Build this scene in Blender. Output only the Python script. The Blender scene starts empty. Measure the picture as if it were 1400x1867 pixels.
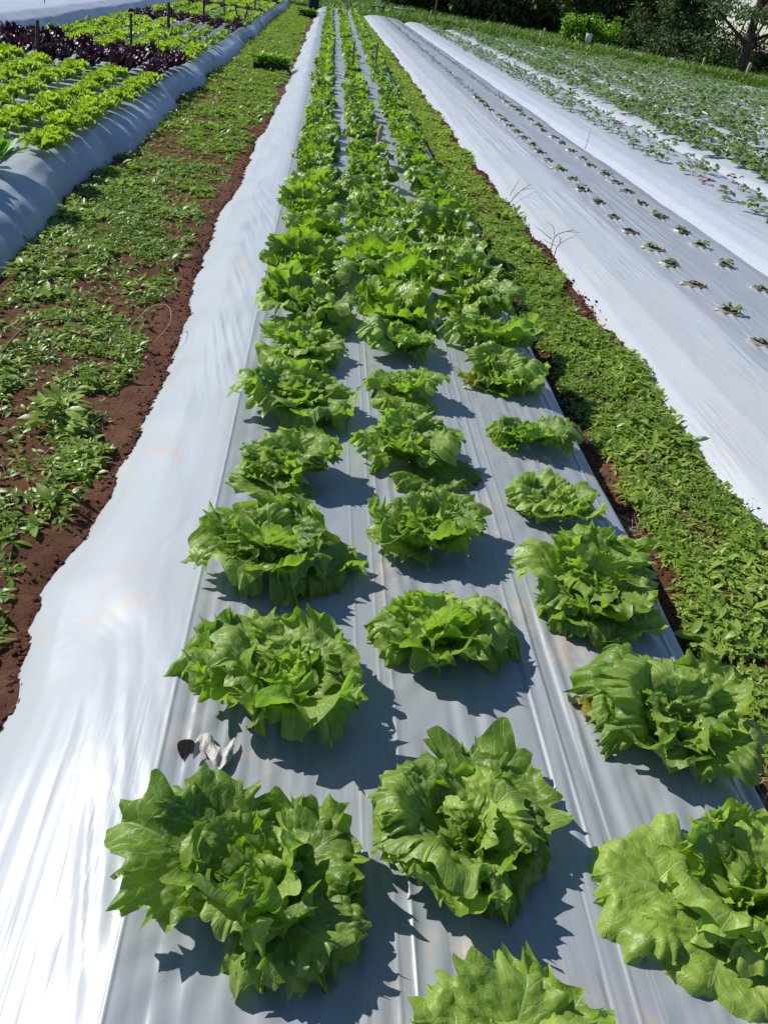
import bpy, math, random
import numpy as np
from mathutils import Vector, Matrix
PI = math.pi
S = bpy.context.scene
C = S.collection
random.seed(7)

# ---------------------------------------------------------------- camera
H = 1.3
cam = bpy.data.cameras.new("camera"); co = bpy.data.objects.new("camera", cam); C.objects.link(co)
def camera_axes(roll=9.5, vp=(600, -52), f=1460., cx=700., cy=933.5):
    r = math.radians(roll)
    y = np.array([vp[0]-cx, vp[1]-cy, f]); y /= np.linalg.norm(y)
    n = np.cross(y, [math.cos(r), math.sin(r), 0]); n /= np.linalg.norm(n)
    z = n if n[1] < 0 else -n
    return np.array([np.cross(y, z), y, z])
RM = camera_axes()
M = Matrix.Identity(4)
for i in range(3):
    M[i][0] = RM[i, 0]; M[i][1] = -RM[i, 1]; M[i][2] = -RM[i, 2]
M[2][3] = H
co.matrix_world = M
cam.sensor_fit = 'VERTICAL'; cam.sensor_height = 36.0; cam.lens = 36.0*1460/1867
cam.clip_start = 0.05; cam.clip_end = 3000
S.camera = co
# ---------------------------------------------------------------- light
SUN_EL, SUN_AZ = math.radians(41), math.radians(151)      # azimuth of the sun measured from +X
w = bpy.data.worlds.new("World"); S.world = w; w.use_nodes = True
nt = w.node_tree; bg = nt.nodes['Background']
sky = nt.nodes.new('ShaderNodeTexSky'); sky.sky_type = 'NISHITA'; sky.sun_disc = False
sky.sun_elevation = SUN_EL; sky.sun_rotation = math.radians(90)-SUN_AZ; sky.dust_density = .15; sky.ozone_density = 1.6; sky.altitude = 600
wt = nt.nodes.new('ShaderNodeMix'); wt.data_type = 'RGBA'; wt.blend_type = 'MULTIPLY'; wt.inputs[0].default_value = 1
wt.inputs[7].default_value = (.90, .98, 1.10, 1); nt.links.new(sky.outputs[0], wt.inputs[6]); nt.links.new(wt.outputs[2], bg.inputs[0]); bg.inputs[1].default_value = 0.085
sl = bpy.data.lights.new("sun", 'SUN'); sl.energy = 4.6; sl.angle = math.radians(0.5); sl.color = (1, .965, .91)
so = bpy.data.objects.new("sun", sl); C.objects.link(so)
sd = Vector((math.cos(SUN_AZ)*math.cos(SUN_EL), math.sin(SUN_AZ)*math.cos(SUN_EL), math.sin(SUN_EL)))
so.rotation_euler = (-sd).to_track_quat('-Z', 'Y').to_euler(); so.location = sd*30
S.view_settings.view_transform = 'Standard'; S.view_settings.look = 'None'
S.view_settings.exposure = 0.36; S.view_settings.gamma = 1
S.cycles.max_bounces = 8; S.cycles.transparent_max_bounces = 4

# ---------------------------------------------------------------- helpers
def _h(xi, yi, s):
    h = (xi.astype(np.int64)*374761393 + yi.astype(np.int64)*668265263 + s*2147483647) & 0xffffffff
    h = ((h ^ (h >> 13))*1274126177) & 0xffffffff
    return ((h ^ (h >> 16)) & 0xffff)/65535.0
def vn(x, y, s=0):
    x = np.asarray(x, float); y = np.asarray(y, float)
    x, y = np.broadcast_arrays(x, y)
    xi = np.floor(x); yi = np.floor(y); fx = x-xi; fy = y-yi
    fx = fx*fx*(3-2*fx); fy = fy*fy*(3-2*fy)
    a = _h(xi, yi, s); b = _h(xi+1, yi, s); c = _h(xi, yi+1, s); d = _h(xi+1, yi+1, s)
    return (a*(1-fx)+b*fx)*(1-fy)+(c*(1-fx)+d*fx)*fy
def fbm(x, y, s=0, o=4):
    r = 0; a = .5; x = np.asarray(x, float); y = np.asarray(y, float)
    for k in range(o):
        r = r+a*vn(x*2**k+k*17.3, y*2**k-k*9.1, s+k); a *= .5
    return r/(1-.5**o)
def ss(a, b, x):
    t = np.clip((np.asarray(x, float)-a)/(b-a), 0, 1); return t*t*(3-2*t)

def rip(x, y, wl, seed, k=.9):
    """irregular film ripples: random in width and height, drawn out along y"""
    u = x/wl*1.6+1.2*vn(x*3, y*k*.5, seed+1)
    a = vn(u, y*k+7*vn(np.floor(u*.5), 0, seed+2), seed); b = vn(u*1.9+3, y*k*1.7, seed+3)
    return (2*a-1)*(.4+1.2*vn(x*6, y*k*2, seed+4))+(b-.5)*.6

def mk(name, V, F, mats, parent=None, uv=None, tint=None, smooth=True, mi=None, link=True):
    V = np.asarray(V, np.float32); F = np.asarray(F, np.int32)
    me = bpy.data.meshes.new(name); me.vertices.add(len(V)); me.vertices.foreach_set('co', V.ravel())
    k = F.shape[1]; n = len(F)
    me.loops.add(n*k); me.loops.foreach_set('vertex_index', F.ravel())
    me.polygons.add(n); me.polygons.foreach_set('loop_start', np.arange(0, n*k, k, dtype=np.int32))
    if smooth: me.polygons.foreach_set('use_smooth', np.ones(n, bool))
    if mi is not None: me.polygons.foreach_set('material_index', np.asarray(mi, np.int32))
    if uv is not None:
        l = me.uv_layers.new(name='UVMap'); l.data.foreach_set('uv', np.asarray(uv, np.float32)[F.ravel()].ravel())
    if tint is not None:
        a = me.attributes.new('tint', 'FLOAT', 'POINT'); a.data.foreach_set('value', np.asarray(tint, np.float32))
    me.update(calc_edges=True)
    for m in (mats if isinstance(mats, (list, tuple)) else [mats]): me.materials.append(m)
    o = bpy.data.objects.new(name, me)
    if link: C.objects.link(o)
    if parent: o.parent = parent
    return o
def tag(o, label=None, cat=None, group=None, kind=None):
    if label: o['label'] = label
    if cat: o['category'] = cat
    if group: o['group'] = group
    if kind: o['kind'] = kind
    return o
def empty(name, loc=(0, 0, 0), rz=0):
    o = bpy.data.objects.new(name, None); C.objects.link(o); o.location = loc; o.rotation_euler = (0, 0, rz)
    o.empty_display_size = .1
    return o
def dup(o, loc, rot, sc=1.0):
    c = o.copy(); C.objects.link(c); c.location = loc; c.rotation_euler = rot; c.scale = (sc,)*3 if np.isscalar(sc) else sc
    for ch in list(o.children):
        k = ch.copy(); C.objects.link(k); k.parent = c
    return c
class Acc:                       # collects arrays of quads for one mesh
    def __init__(s): s.V = []; s.F = []; s.T = []; s.U = []; s.n = 0
    def add(s, V, F, T=None, U=None):
        V = np.asarray(V, float).reshape(-1, 3); s.V.append(V); s.F.append(np.asarray(F)+s.n)
        s.T.append(np.zeros(len(V)) if T is None else np.broadcast_to(T, (len(V),)))
        s.U.append(np.zeros((len(V), 2)) if U is None else U); s.n += len(V)
    def mk(s, name, mats, parent=None, smooth=True, link=True):
        return mk(name, np.concatenate(s.V), np.concatenate(s.F), mats, parent, np.concatenate(s.U), np.concatenate(s.T), smooth, link=link)
def gridF(nu, nv, wrap=False):
    i, j = np.meshgrid(np.arange(nu-1), np.arange(nv if wrap else nv-1), indexing='ij'); j2 = (j+1) % nv
    return np.stack([i*nv+j, (i+1)*nv+j, (i+1)*nv+j2, i*nv+j2], -1).reshape(-1, 4)
def tube(P, R, n=8, cap=True):
    """tapered tube through points P with radii R; quads, closed with small end rings"""
    P = np.asarray(P, float); R = np.asarray(R, float)
    if cap:
        P = np.vstack([P[:1], P, P[-1:]]); R = np.concatenate([[1e-4], R, [1e-4]])
    T = np.gradient(P, axis=0); 
    if cap: T[0] = T[1] = P[2]-P[1]; T[-1] = T[-2] = P[-2]-P[-3]
    T /= np.linalg.norm(T, axis=1)[:, None]+1e-9
    a = np.array([0., 0, 1]) if abs(T[0][2]) < .9 else np.array([1., 0, 0])
    V = []
    for p, t, r in zip(P, T, R):
        s = np.cross(t, a); s /= np.linalg.norm(s)+1e-9; u = np.cross(s, t); a = u
        ph = np.arange(n)*2*PI/n
        V.append(p+r*(np.cos(ph)[:, None]*s+np.sin(ph)[:, None]*u))
    return np.concatenate(V), gridF(len(P), n, True)
def box(c, d, rz=0):
    c = np.array(c, float); d = np.array(d, float)/2
    v = np.array([[x, y, z] for z in (-1, 1) for x, y in ((-1, -1), (1, -1), (1, 1), (-1, 1))])*d
    ca, sa = math.cos(rz), math.sin(rz); v = np.stack([v[:, 0]*ca-v[:, 1]*sa, v[:, 0]*sa+v[:, 1]*ca, v[:, 2]], 1)+c
    return v, np.array([[0, 3, 2, 1], [4, 5, 6, 7], [0, 1, 5, 4], [1, 2, 6, 5], [2, 3, 7, 6], [3, 0, 4, 7]])
def leaves(P, az, el, L, W, droop=.3, roll=0., fold=.25, simple=False):
    """a cloud of small leaves, all from arrays; returns V, F and the leaf index of each vertex"""
    N = len(P); az, el, L, W, droop, roll = [np.broadcast_to(np.asarray(q, float), (N,)) for q in (az, el, L, W, droop, roll)]
    d = np.stack([np.cos(az)*np.cos(el), np.sin(az)*np.cos(el), np.sin(el)], 1)
    s = np.stack([-np.sin(az), np.cos(az), 0*az], 1); n = np.cross(d, s)
    c, q = np.cos(roll)[:, None], np.sin(roll)[:, None]
    s, n = s*c+n*q, n*c-s*q
    if simple:
        tp = [(0, 0), (.55, 1), (1, 0), (.55, -1)]; F = np.array([[0, 1, 2, 3]])
        pts = [P+d*(a*L)[:, None]+s*(b*W/2)[:, None]+n*(-droop*L*a*a)[:, None] for a, b in tp]
    else:
        pts = []
        for a, wd in ((0, .12), (.3, .85), (.65, .9), (1, .06)):
            for t in (-1, 0, 1):
                pts.append(P+d*(a*L)[:, None]+s*(t*wd*W/2)[:, None]+n*(-droop*L*a*a+fold*abs(t)*wd*W/2)[:, None])
        F = gridF(4, 3)
    k = len(pts); V = np.stack(pts, 1).reshape(-1, 3)
    F = (F[None]+(np.arange(N)*k)[:, None, None]).reshape(-1, 4)
    return V, F, np.repeat(np.arange(N), k)

# ---------------------------------------------------------------- materials
class Mat:
    def __init__(s, name):
        s.m = bpy.data.materials.new(name); s.m.use_nodes = True; s.t = s.m.node_tree; s.N = s.t.nodes; s.L = s.t.links
        s.b = s.N['Principled BSDF']; s.out = s.N['Material Output']
    def n(s, ty, ins={}, **kw):
        o = s.N.new('ShaderNode'+ty)
        for k, v in kw.items(): setattr(o, k, v)
        for k, v in ins.items(): s.set(o.inputs[k], v)
        return o
    def set(s, i, v):
        if isinstance(v, bpy.types.NodeSocket): s.L.new(v, i)
        elif hasattr(v, 'outputs'): s.L.new(v.outputs[0], i)
        else:
            if isinstance(v, tuple) and len(v) == 3 and i.type == 'RGBA': v = v+(1,)
            i.default_value = v
    def math(s, op, a, b=0., c=0., clamp=False):
        return s.n('Math', {0: a, 1: b, 2: c}, operation=op, use_clamp=clamp)
    def mix(s, f, a, b, bt='MIX'):
        o = s.N.new('ShaderNodeMix'); o.data_type = 'RGBA'; o.blend_type = bt
        s.set(o.inputs[0], f); s.set(o.inputs[6], a); s.set(o.inputs[7], b); return o.outputs[2]
    def map(s, v, a, b, c=0., d=1.):
        return s.n('MapRange', {0: v, 1: a, 2: b, 3: c, 4: d})
    def obj(s, sc=(1, 1, 1)):
        t = s.n('TexCoord'); return s.n('Mapping', {0: t.outputs['Object'], 3: sc})
    def noise(s, v, sc, det=3, rough=.5, dist=0.):
        return s.n('TexNoise', {'Vector': v, 'Scale': sc, 'Detail': det, 'Roughness': rough, 'Distortion': dist})
    def bump(s, h, st, dist, nrm=None):
        o = s.n('Bump', {'Height': h, 'Strength': st, 'Distance': dist})
        if nrm is not None: s.set(o.inputs['Normal'], nrm)
        return o

def soil_mat():
    m = Mat('soil'); v = m.obj()
    a = m.noise(v, 3, 4); b = m.noise(v, 45, 6, .7); c = m.noise(v, 260, 3, .7)
    col = m.mix(m.map(a, .35, .65), (.125, .053, .028), (.185, .088, .050))
    col = m.mix(m.map(b, .3, .7, 0, .7), col, (.065, .029, .017))
    m.set(m.b.inputs['Base Color'], col); m.set(m.b.inputs['Roughness'], .95); m.set(m.b.inputs['Specular IOR Level'], .15)
    n1 = m.bump(b, .9, .02); n2 = m.bump(c, .8, .004, n1); m.set(m.b.inputs['Normal'], n2); return m.m
def plastic_mat(name, top, flank, x0, x1, stain=.5, streak=1.0):
    """white mulch film; flat top between x0 and x1 toned apart from the flanks, painting in sun and shade, tan earth stains, fine stretch marks along the bed"""
    m = Mat(name); t = m.n('TexCoord'); v = t.outputs['Object']; sp = m.n('SeparateXYZ', {0: v})
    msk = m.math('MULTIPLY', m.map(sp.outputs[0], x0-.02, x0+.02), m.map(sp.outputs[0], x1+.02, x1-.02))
    col = m.mix(msk, flank, top)  # top and flank tones carry painted light and shade
    n0 = m.noise(v, 2.2, 5, .6); st = m.noise(v, 9, 6, .7, .4)
    col = m.mix(m.map(n0, .35, .75, 0, .3), col, (.34, .36, .39))
    sm = m.math('MULTIPLY', m.map(st, .54, .68, 0, stain), m.map(m.noise(v, 1.7, 2), .45, .6))
    col = m.mix(sm, col, (.50, .38, .27))
    fl = m.map(m.noise(v, 90, 2, .6), .74, .78, 0, .6); col = m.mix(fl, col, (.22, .15, .11))
    m.set(m.b.inputs['Base Color'], col)
    m.set(m.b.inputs['Roughness'], m.map(n0, .3, .7, .30, .46)); m.set(m.b.inputs['Specular IOR Level'], .5)
    wr = m.noise(m.n('Mapping', {0: v, 3: (48, 1.6, 8)}), 1.0, 3, .55, .6)
    wm = m.map(m.noise(m.n('Mapping', {0: v, 3: (2.2, 1.1, 1)}), 1.0, 2), .45, .68)
    h = m.math('MULTIPLY', wr, wm)
    b1 = m.bump(h, .55*streak, .012)
    sw = m.noise(m.n('Mapping', {0: v, 2: (0, 0, .5), 3: (5, 2.4, 4)}), 1.0, 3, .5, .6)
    b2 = m.bump(sw, .35, .02, b1)
    m.set(m.b.inputs['Normal'], b2)
    tr = m.n('BsdfTranslucent', {'Color': (.4, .42, .44)})
    ms = m.n('MixShader', {0: .08, 1: m.b.outputs[0], 2: tr.outputs[0]}); m.L.new(ms.outputs[0], m.out.inputs[0])
    return m.m
def leaf_mat(name, dark, light, vein, trans, tw=.35, rough=.38, veins=True, blister=.5):
    m = Mat(name); at = m.n('Attribute', attribute_name='tint'); tc = m.n('TexCoord'); oi = m.n('ObjectInfo')
    v = tc.outputs['Object']
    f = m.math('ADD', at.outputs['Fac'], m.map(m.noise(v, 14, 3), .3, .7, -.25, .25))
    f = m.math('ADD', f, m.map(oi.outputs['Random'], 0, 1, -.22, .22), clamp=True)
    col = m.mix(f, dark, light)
    nrm = None
    if veins:
        uv = m.n('SeparateXYZ', {0: m.n('UVMap', uv_map='UVMap')})
        x = uv.outputs[0]; y = m.math('ABSOLUTE', uv.outputs[1])
        nz = m.noise(m.n('UVMap', uv_map='UVMap'), 5, 3, .6)
        tt = m.math('ADD', m.math('MULTIPLY_ADD', y, -.95, x), m.map(nz, 0, 1, -.14, .14))
        fr = m.math('ABSOLUTE', m.math('SUBTRACT', m.math('FRACT', m.math('MULTIPLY', tt, 7.5)), .5))
        sv = m.map(fr, .02, .13, 1, 0)
        mr = m.map(m.math('DIVIDE', y, m.math('MULTIPLY_ADD', x, -.035, .045)), .25, 1, 1, 0)
        vo = m.n('TexVoronoi', {'Vector': m.n('UVMap', uv_map='UVMap'), 'Scale': 15.}, feature='DISTANCE_TO_EDGE')
        v3 = m.map(vo, 0, .06, .45, 0)
        vv = m.math('MAXIMUM', m.math('MAXIMUM', m.math('MULTIPLY', sv, .75), mr), v3)
        vq = m.math('MULTIPLY', vv, .62); col = m.mix(vq, col, vein)
        hh = m.math('MULTIPLY_ADD', vv, -.6, m.map(m.noise(v, 42, 1, .4), .3, .7))
        nrm = m.bump(hh, blister, .006)
    else:
        nrm = m.bump(m.noise(v, 50, 2), blister, .007)
    m.set(m.b.inputs['Base Color'], col); m.set(m.b.inputs['Roughness'], rough); m.set(m.b.inputs['Specular IOR Level'], .55 if 'lettuce' in name else .5)
    m.set(m.b.inputs['Normal'], nrm)
    tcol = m.mix(f, trans, tuple(min(1, c*1.5) for c in trans))
    if veins: tcol = m.mix(m.math('MULTIPLY', vv, .6), tcol, tuple(c*1.25 for c in vein))
    tr = m.n('BsdfTranslucent', {'Color': tcol, 'Normal': nrm.outputs[0]})
    ms = m.n('MixShader', {0: tw, 1: m.b.outputs[0], 2: tr.outputs[0]}); m.L.new(ms.outputs[0], m.out.inputs[0])
    return m.m
def plain_mat(name, a, b, sc=20, rough=.8, bump=.4, stretch=(1, 1, 1), spec=.3):
    m = Mat(name); v = m.obj(stretch); n = m.noise(v, sc, 5, .65)
    m.set(m.b.inputs['Base Color'], m.mix(m.map(n, .3, .7), a, b)); m.set(m.b.inputs['Roughness'], rough)
    m.set(m.b.inputs['Specular IOR Level'], spec); m.set(m.b.inputs['Normal'], m.bump(n, bump, .01)); return m.m
SOIL = soil_mat()
LET = leaf_mat('lettuce_leaf', (.058, .140, .007), (.310, .415, .060), (.38, .50, .18), (.24, .44, .014), .44, .44, blister=.32)
HEART = leaf_mat('lettuce_heart', (.12, .23, .015), (.34, .45, .07), (.42, .54, .2), (.26, .45, .02), .42, .46, blister=.32)
FARLET = leaf_mat('lettuce_leaf_far', (.055, .138, .008), (.305, .410, .070), (.34, .46, .16), (.24, .43, .014), .42, .36, False, 1.)
LOLLO = leaf_mat('pale_lettuce_leaf', (.19, .28, .02), (.36, .46, .06), (.4, .5, .1), (.34, .52, .02), .42, .42, False, .9)
REDL = leaf_mat('red_lettuce_leaf', (.022, .006, .013), (.065, .013, .030), (.1, .05, .05), (.06, .006, .010), .12, .32, False, .9)
SPIN = leaf_mat('smooth_leaf', (.05, .15, .012), (.10, .24, .025), (.16, .30, .05), (.12, .34, .015), .35, .5, True, .2)
WEED = leaf_mat('weed_leaf', (.12, .205, .016), (.38, .48, .095), (.3, .4, .1), (.26, .42, .03), .40, .40, False, .3)
GRASS = leaf_mat('grass_blade', (.075, .145, .016), (.20, .28, .045), (.3, .4, .1), (.12, .26, .02), .3, .5, False, .2)
STRAW = leaf_mat('strawberry_leaf', (.095, .165, .035), (.25, .34, .13), (.3, .4, .1), (.18, .30, .03), .22, .26, False, .3)
STRED = leaf_mat('reddened_leaf', (.22, .03, .04), (.36, .08, .08), (.3, .1, .1), (.3, .05, .05), .2, .35, False, .3)
TREEL = leaf_mat('tree_leaf', (.034, .060, .018), (.095, .135, .045), (.3, .4, .1), (.05, .10, .01), .2, .75, False, .1)
TREEP = leaf_mat('pale_tree_leaf', (.055, .085, .032), (.14, .175, .08), (.3, .4, .1), (.08, .14, .02), .25, .75, False, .1)
BUSHL = leaf_mat('bush_leaf', (.08, .19, .015), (.18, .32, .03), (.3, .4, .1), (.2, .4, .02), .35, .4, False, .2)
DRY = plain_mat('dry_straw', (.28, .17, .09), (.45, .32, .19), 60, .9)
YEL = leaf_mat('yellowed_leaf', (.35, .30, .05), (.5, .45, .12), (.5, .5, .2), (.5, .42, .05), .3, .5, True, .3)
BARK = plain_mat('bark', (.035, .026, .02), (.10, .08, .065), 9, .95, .9, (1, 1, .25))
WOOD = plain_mat('weathered_wood', (.10, .075, .05), (.22, .17, .12), 30, .9, .6, (1, 1, .1))
PALEW = plain_mat('pale_wood', (.30, .21, .12), (.45, .34, .22), 20, .85, .5, (1, 1, .1))
DARKW = plain_mat('dark_stake_wood', (.035, .025, .02), (.08, .06, .05), 30, .9, .6, (1, 1, .1))
TWIG = plain_mat('twig_bark', (.10, .065, .045), (.20, .14, .10), 60, .9, .4)
BLACKP = plain_mat('black_tray_plastic', (.012, .012, .014), (.02, .02, .022), 30, .5, .2, (1, 1, 1), .4)
HOLE = plain_mat('hole_shade_soil', (.005, .004, .004), (.012, .008, .006), 120, 1, .8)  # near-black soil; shade inside the openings is put into the colour
GRND = plain_mat('grassy_ground', (.045, .085, .016), (.085, .125, .03), 3, 1, .4, (1, 1, 1), 0.)
RIM = plain_mat('stained_film', (.27, .26, .24), (.30, .22, .12), 25, .4, .3, (1, 1, 1), .4)
TORN = plain_mat('torn_film', (.55, .55, .53), (.42, .38, .33), 40, .35, .8, (3, 1, 1), .5)
P_MAIN = plastic_mat('mulch_film', (.285, .305, .325), (.40, .425, .44), -.20, 1.2, .85, .6)  # top greyer than the sunward flank: light painted into the colour
P_RIGHT = plastic_mat('mulch_film_silvery', (.33, .35, .375), (.44, .46, .48), 2.25, 3.3, .45, 1.6)  # brighter sunward flank is painted into the film colour
P_FIELD = plastic_mat('mulch_film_field', (.45, .48, .52), (.45, .48, .52), 99, 100, .35, 1.0)
P_LEFT = plastic_mat('mulch_film_left', (.36, .39, .41), (.30, .36, .43), -4.2, -1.75, .3, .8)  # flank a darker blue: that side's shade painted into the film
P_FAR = plastic_mat('mulch_film_bare', (.46, .49, .54), (.46, .49, .54), 99, 100, .3, 1.2)

# ---------------------------------------------------------------- terrain shape
ZP = -.155
def yend(x): return 43.0-.80*max(x, 0) if np.isscalar(x) else 43.0-.80*np.maximum(x, 0)
def gz(x, y):
    x = np.asarray(x, float); y = np.asarray(y, float)
    z = ZP+.035*(fbm(x*2.1, y*2.1, 3)-.5)+.018*(fbm(x*9, y*9, 5)-.5)*np.where(y < 16, 1, 0)
    z = z+.040*(fbm(x*16, y*13, 9, 2)-.5)*ss(-.80, -.66, x)*ss(-.45, -.55, x)*ss(20, 9, y)
    z = z-.030*ss(.10, .0, np.abs(x-1.20)-.03)*ss(30, 15, y)            # furrow right of the bed
    z = z+.022*ss(1.52, 1.62, x)*ss(1.80, 1.70, x)*vn(x*6, y*3, 8)*ss(40, 20, y)*1.6
    e = y-yend(x)                                                       # grassy bank past the end of the field
    z = z+.28*ss(.2, 1.4, e)*ss(5.5, 3.0, e)*ss(2, 5, x)
    return z
def ys(a, b, s0, s1):
    out = [a]
    while out[-1] < b:
        t = (out[-1]-a)/(b-a); out.append(out[-1]+s0+(s1-s0)*min(1, t*2.2))
    return np.array(out)
def drift(x, y): return .0045*y+x*.004*y
def sheet(X, Y, Z): return np.stack([X, Y, Z], -1).reshape(-1, 3)

xs = np.concatenate([np.linspace(-60, -8, 14), np.arange(-7.5, -1.8, .12), np.arange(-1.75, 1.9, .022), np.arange(2, 20, .16), np.linspace(21, 90, 22)])
yy = np.concatenate([np.linspace(-12, -.5, 6), ys(-.3, 46, .022, .16), np.linspace(47, 62, 40), np.linspace(66, 900, 24)])
X, Y = np.meshgrid(xs, yy)
far = (yy[:, None] > 45) | (np.abs(X) > 21)
Z = gz(X, Y)
V = sheet(X, Y, Z); F = gridF(len(yy), len(xs))
cx_ = V[F].mean(1); gr = (cx_[:, 1] > yend(cx_[:, 0])+.1) | (cx_[:, 0] > 22) | (cx_[:, 0] < -7.4)
ground = mk('ground', V, F[:, ::-1], [SOIL, GRND], mi=gr.astype(int)); tag(ground, kind='structure')

def profile(px, pz, n):
    t = np.linspace(px[0], px[-1], n); z = np.interp(t, px, pz)
    k = max(3, n//28); pad = np.pad(z, k, mode='edge'); z = np.convolve(pad, np.ones(2*k+1)/(2*k+1), 'same')[k:-k]
    return z
# main bed
MX = [-.68, -.62, -.53, -.42, -.30, -.205, -.195, .40, .95, 1.04, 1.09, 1.12, 1.16]
MZ = [-.22, -.165, -.105, -.058, -.020, .003, .004, .008, .004, -.02, -.09, -.155, -.22]
def main_x(x, y):
    fl = ss(-.2, -.6, x); fr = ss(1.0, 1.1, x)
    lw = np.interp(y, [0, 1.3, 1.65, 2.0, 2.6, 3.4, 4.8, 6.9, 9, 12, 24, 42], [-.0, .02, -.01, .05, .07, .06, .03, .0, .05, .12, .12, .18])
    lw = lw+.035*(vn(y*1.9, 0, 31)-.5)+.05*(vn(y*.8, 0, 32)-.5)+.02*(vn(y*6, 0, 33)-.5)*ss(1.2, 2, y)
    rw = .03*(vn(y*1.5, 0, 34)-.5)+.012*(vn(y*6, 0, 35)-.5)
    return x+fl*lw+fr*rw+drift(x, y)
FOLDS = [(-.200, .0030, .0035), (.185, .0016, .0025), (.235, .0018, .003), (.262, .0022, .004), (.58, .0020, .0035), (.62, .0022, .004), (.655, .0015, .003), (.985, .003, .004)]
LETT = []                                                              # filled before the film is shaped
def main_z(x, y):
    z = np.interp(x, MX, MZ)
    lump = ss(-.18, -.42, x)*ss(-.66, -.6, x)
    z = z+lump*(.050*(fbm(x*2.5, y*1.3, 41, 3)-.5)+.012*(vn(x*9, y*5, 44)-.5))
    z = z+.010*(fbm(x*3, y*2, 42, 3)-.5)
    return z
def wrinkle(x, y):
    """stretch ripples running along the bed, in patches"""
    m1 = ss(1.35, .85, y+.25*(vn(x*5, 0, 51)-.5))
    r = .0055*rip(x, y, .036, 510)*m1*(.25+.75*ss(.2, .7, vn(x*4, y*1.0, 53)))
    m2 = ss(-.19, -.165, x)*ss(.0, -.10, x)
    r = r+.0050*m2*rip(x, y, .034, 520)*(.3+.7*ss(.25, .6, vn(3, y*1.3, 55)))
    m3 = ss(.56, .72, fbm(x*3.1, y*1.1, 56, 2))*ss(-.16, -.25, x)
    r = r+.0042*m3*rip(x+.22*y, y, .034, 530, 1.5)
    m4 = ss(.48, .70, vn(x*5, y*1.6, 57))*ss(-.15, 0, x)
    r = r+.0034*m4*rip(x, y, .026, 540, 1.3)
    for f, a, wd in FOLDS:
        wob = f+.008*(vn(y*.9, f*50, 59)-.5)
        r = r+a*np.exp(-((x-wob)/wd)**2)
    return r*ss(14, 6, y)
base = np.arange(-.68, 1.16, .0085)
ext = np.concatenate([f+np.array([-.009, -.006, -.003, 0, .003, .006, .009]) for f, a, w_ in FOLDS])
mxs = np.unique(np.round(np.concatenate([base, ext]), 4))
mxs = mxs[np.concatenate([[True], np.diff(mxs) > .0012])]
mys = ys(.0, 42.0, .012, .13)
# lettuces of the near bed: where each one stands and how wide it spreads (metres)
ROWL = [(-.02, .760, .218), (-.01, 1.25, .225), (-.01, 1.66, .215), (-.01, 2.10, .18), (.0, 2.56, .21), (.0, 3.02, .20)]
ROWM = [(.38, .44, .225), (.375, .885, .20), (.395, 1.40, .195), (.39, 1.83, .185), (.39, 2.26, .21), (.40, 2.74, .18), (.40, 3.20, .175)]
ROWR = [(.845, .745, .23), (.865, 1.18, .205), (.79, 1.60, .20), (.80, 2.05, .155), (.84, 2.48, .15), (.81, 2.98, .185)]
rr = random.Random(5)
def grow(row, x0, yend_, gaps):
    y = row[-1][1]
    out = list(row); size = lambda y: float(np.interp(y, [3, 5, 7, 10, 14], [.215, .205, .185, .155, .15]))
    while y < yend_:
        y += rr.uniform(.37, .45)
        if any(a < y < b for a, b in gaps): continue
        out.append((x0+rr.uniform(-.025, .025), y, size(y)*rr.uniform(.88, 1.12)))
    return out
ROWL = grow(ROWL, .0, 40.6, [(7.6, 8.0)]); ROWM = grow(ROWM, .41, 41, [(7.7, 8.3), (13.6, 14.3)]); ROWR = grow(ROWR, .835, 41.3, [(13.9, 14.3)])
X, Y = np.meshgrid(mxs, mys)
Z = main_z(X, Y)+wrinkle(X, Y)
for row in (ROWL, ROWM, ROWR):                                        # the film is pulled down round each stem
    for (a, b, r_) in row[:24]:
        d2 = np.hypot(X-a, (Y-b)*.7); ang = np.arctan2(Y-b, X-a)
        Z += .0025*np.exp(-((d2-.13)/.07)**2)*np.sin(ang*18+a*9)*(.4+.6*vn(ang*2, a, 60))-.012*np.exp(-(d2/.05)**2)
def shape_main(): return sheet(main_x(X, Y), Y, Z)
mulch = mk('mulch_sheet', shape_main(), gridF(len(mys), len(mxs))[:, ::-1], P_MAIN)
tag(mulch, 'long white plastic mulch film with three rows of green lettuce in holes, left flank bare', 'plastic mulch')
def top(x, y): return float(main_z(np.array(x), np.array(y)))

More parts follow.
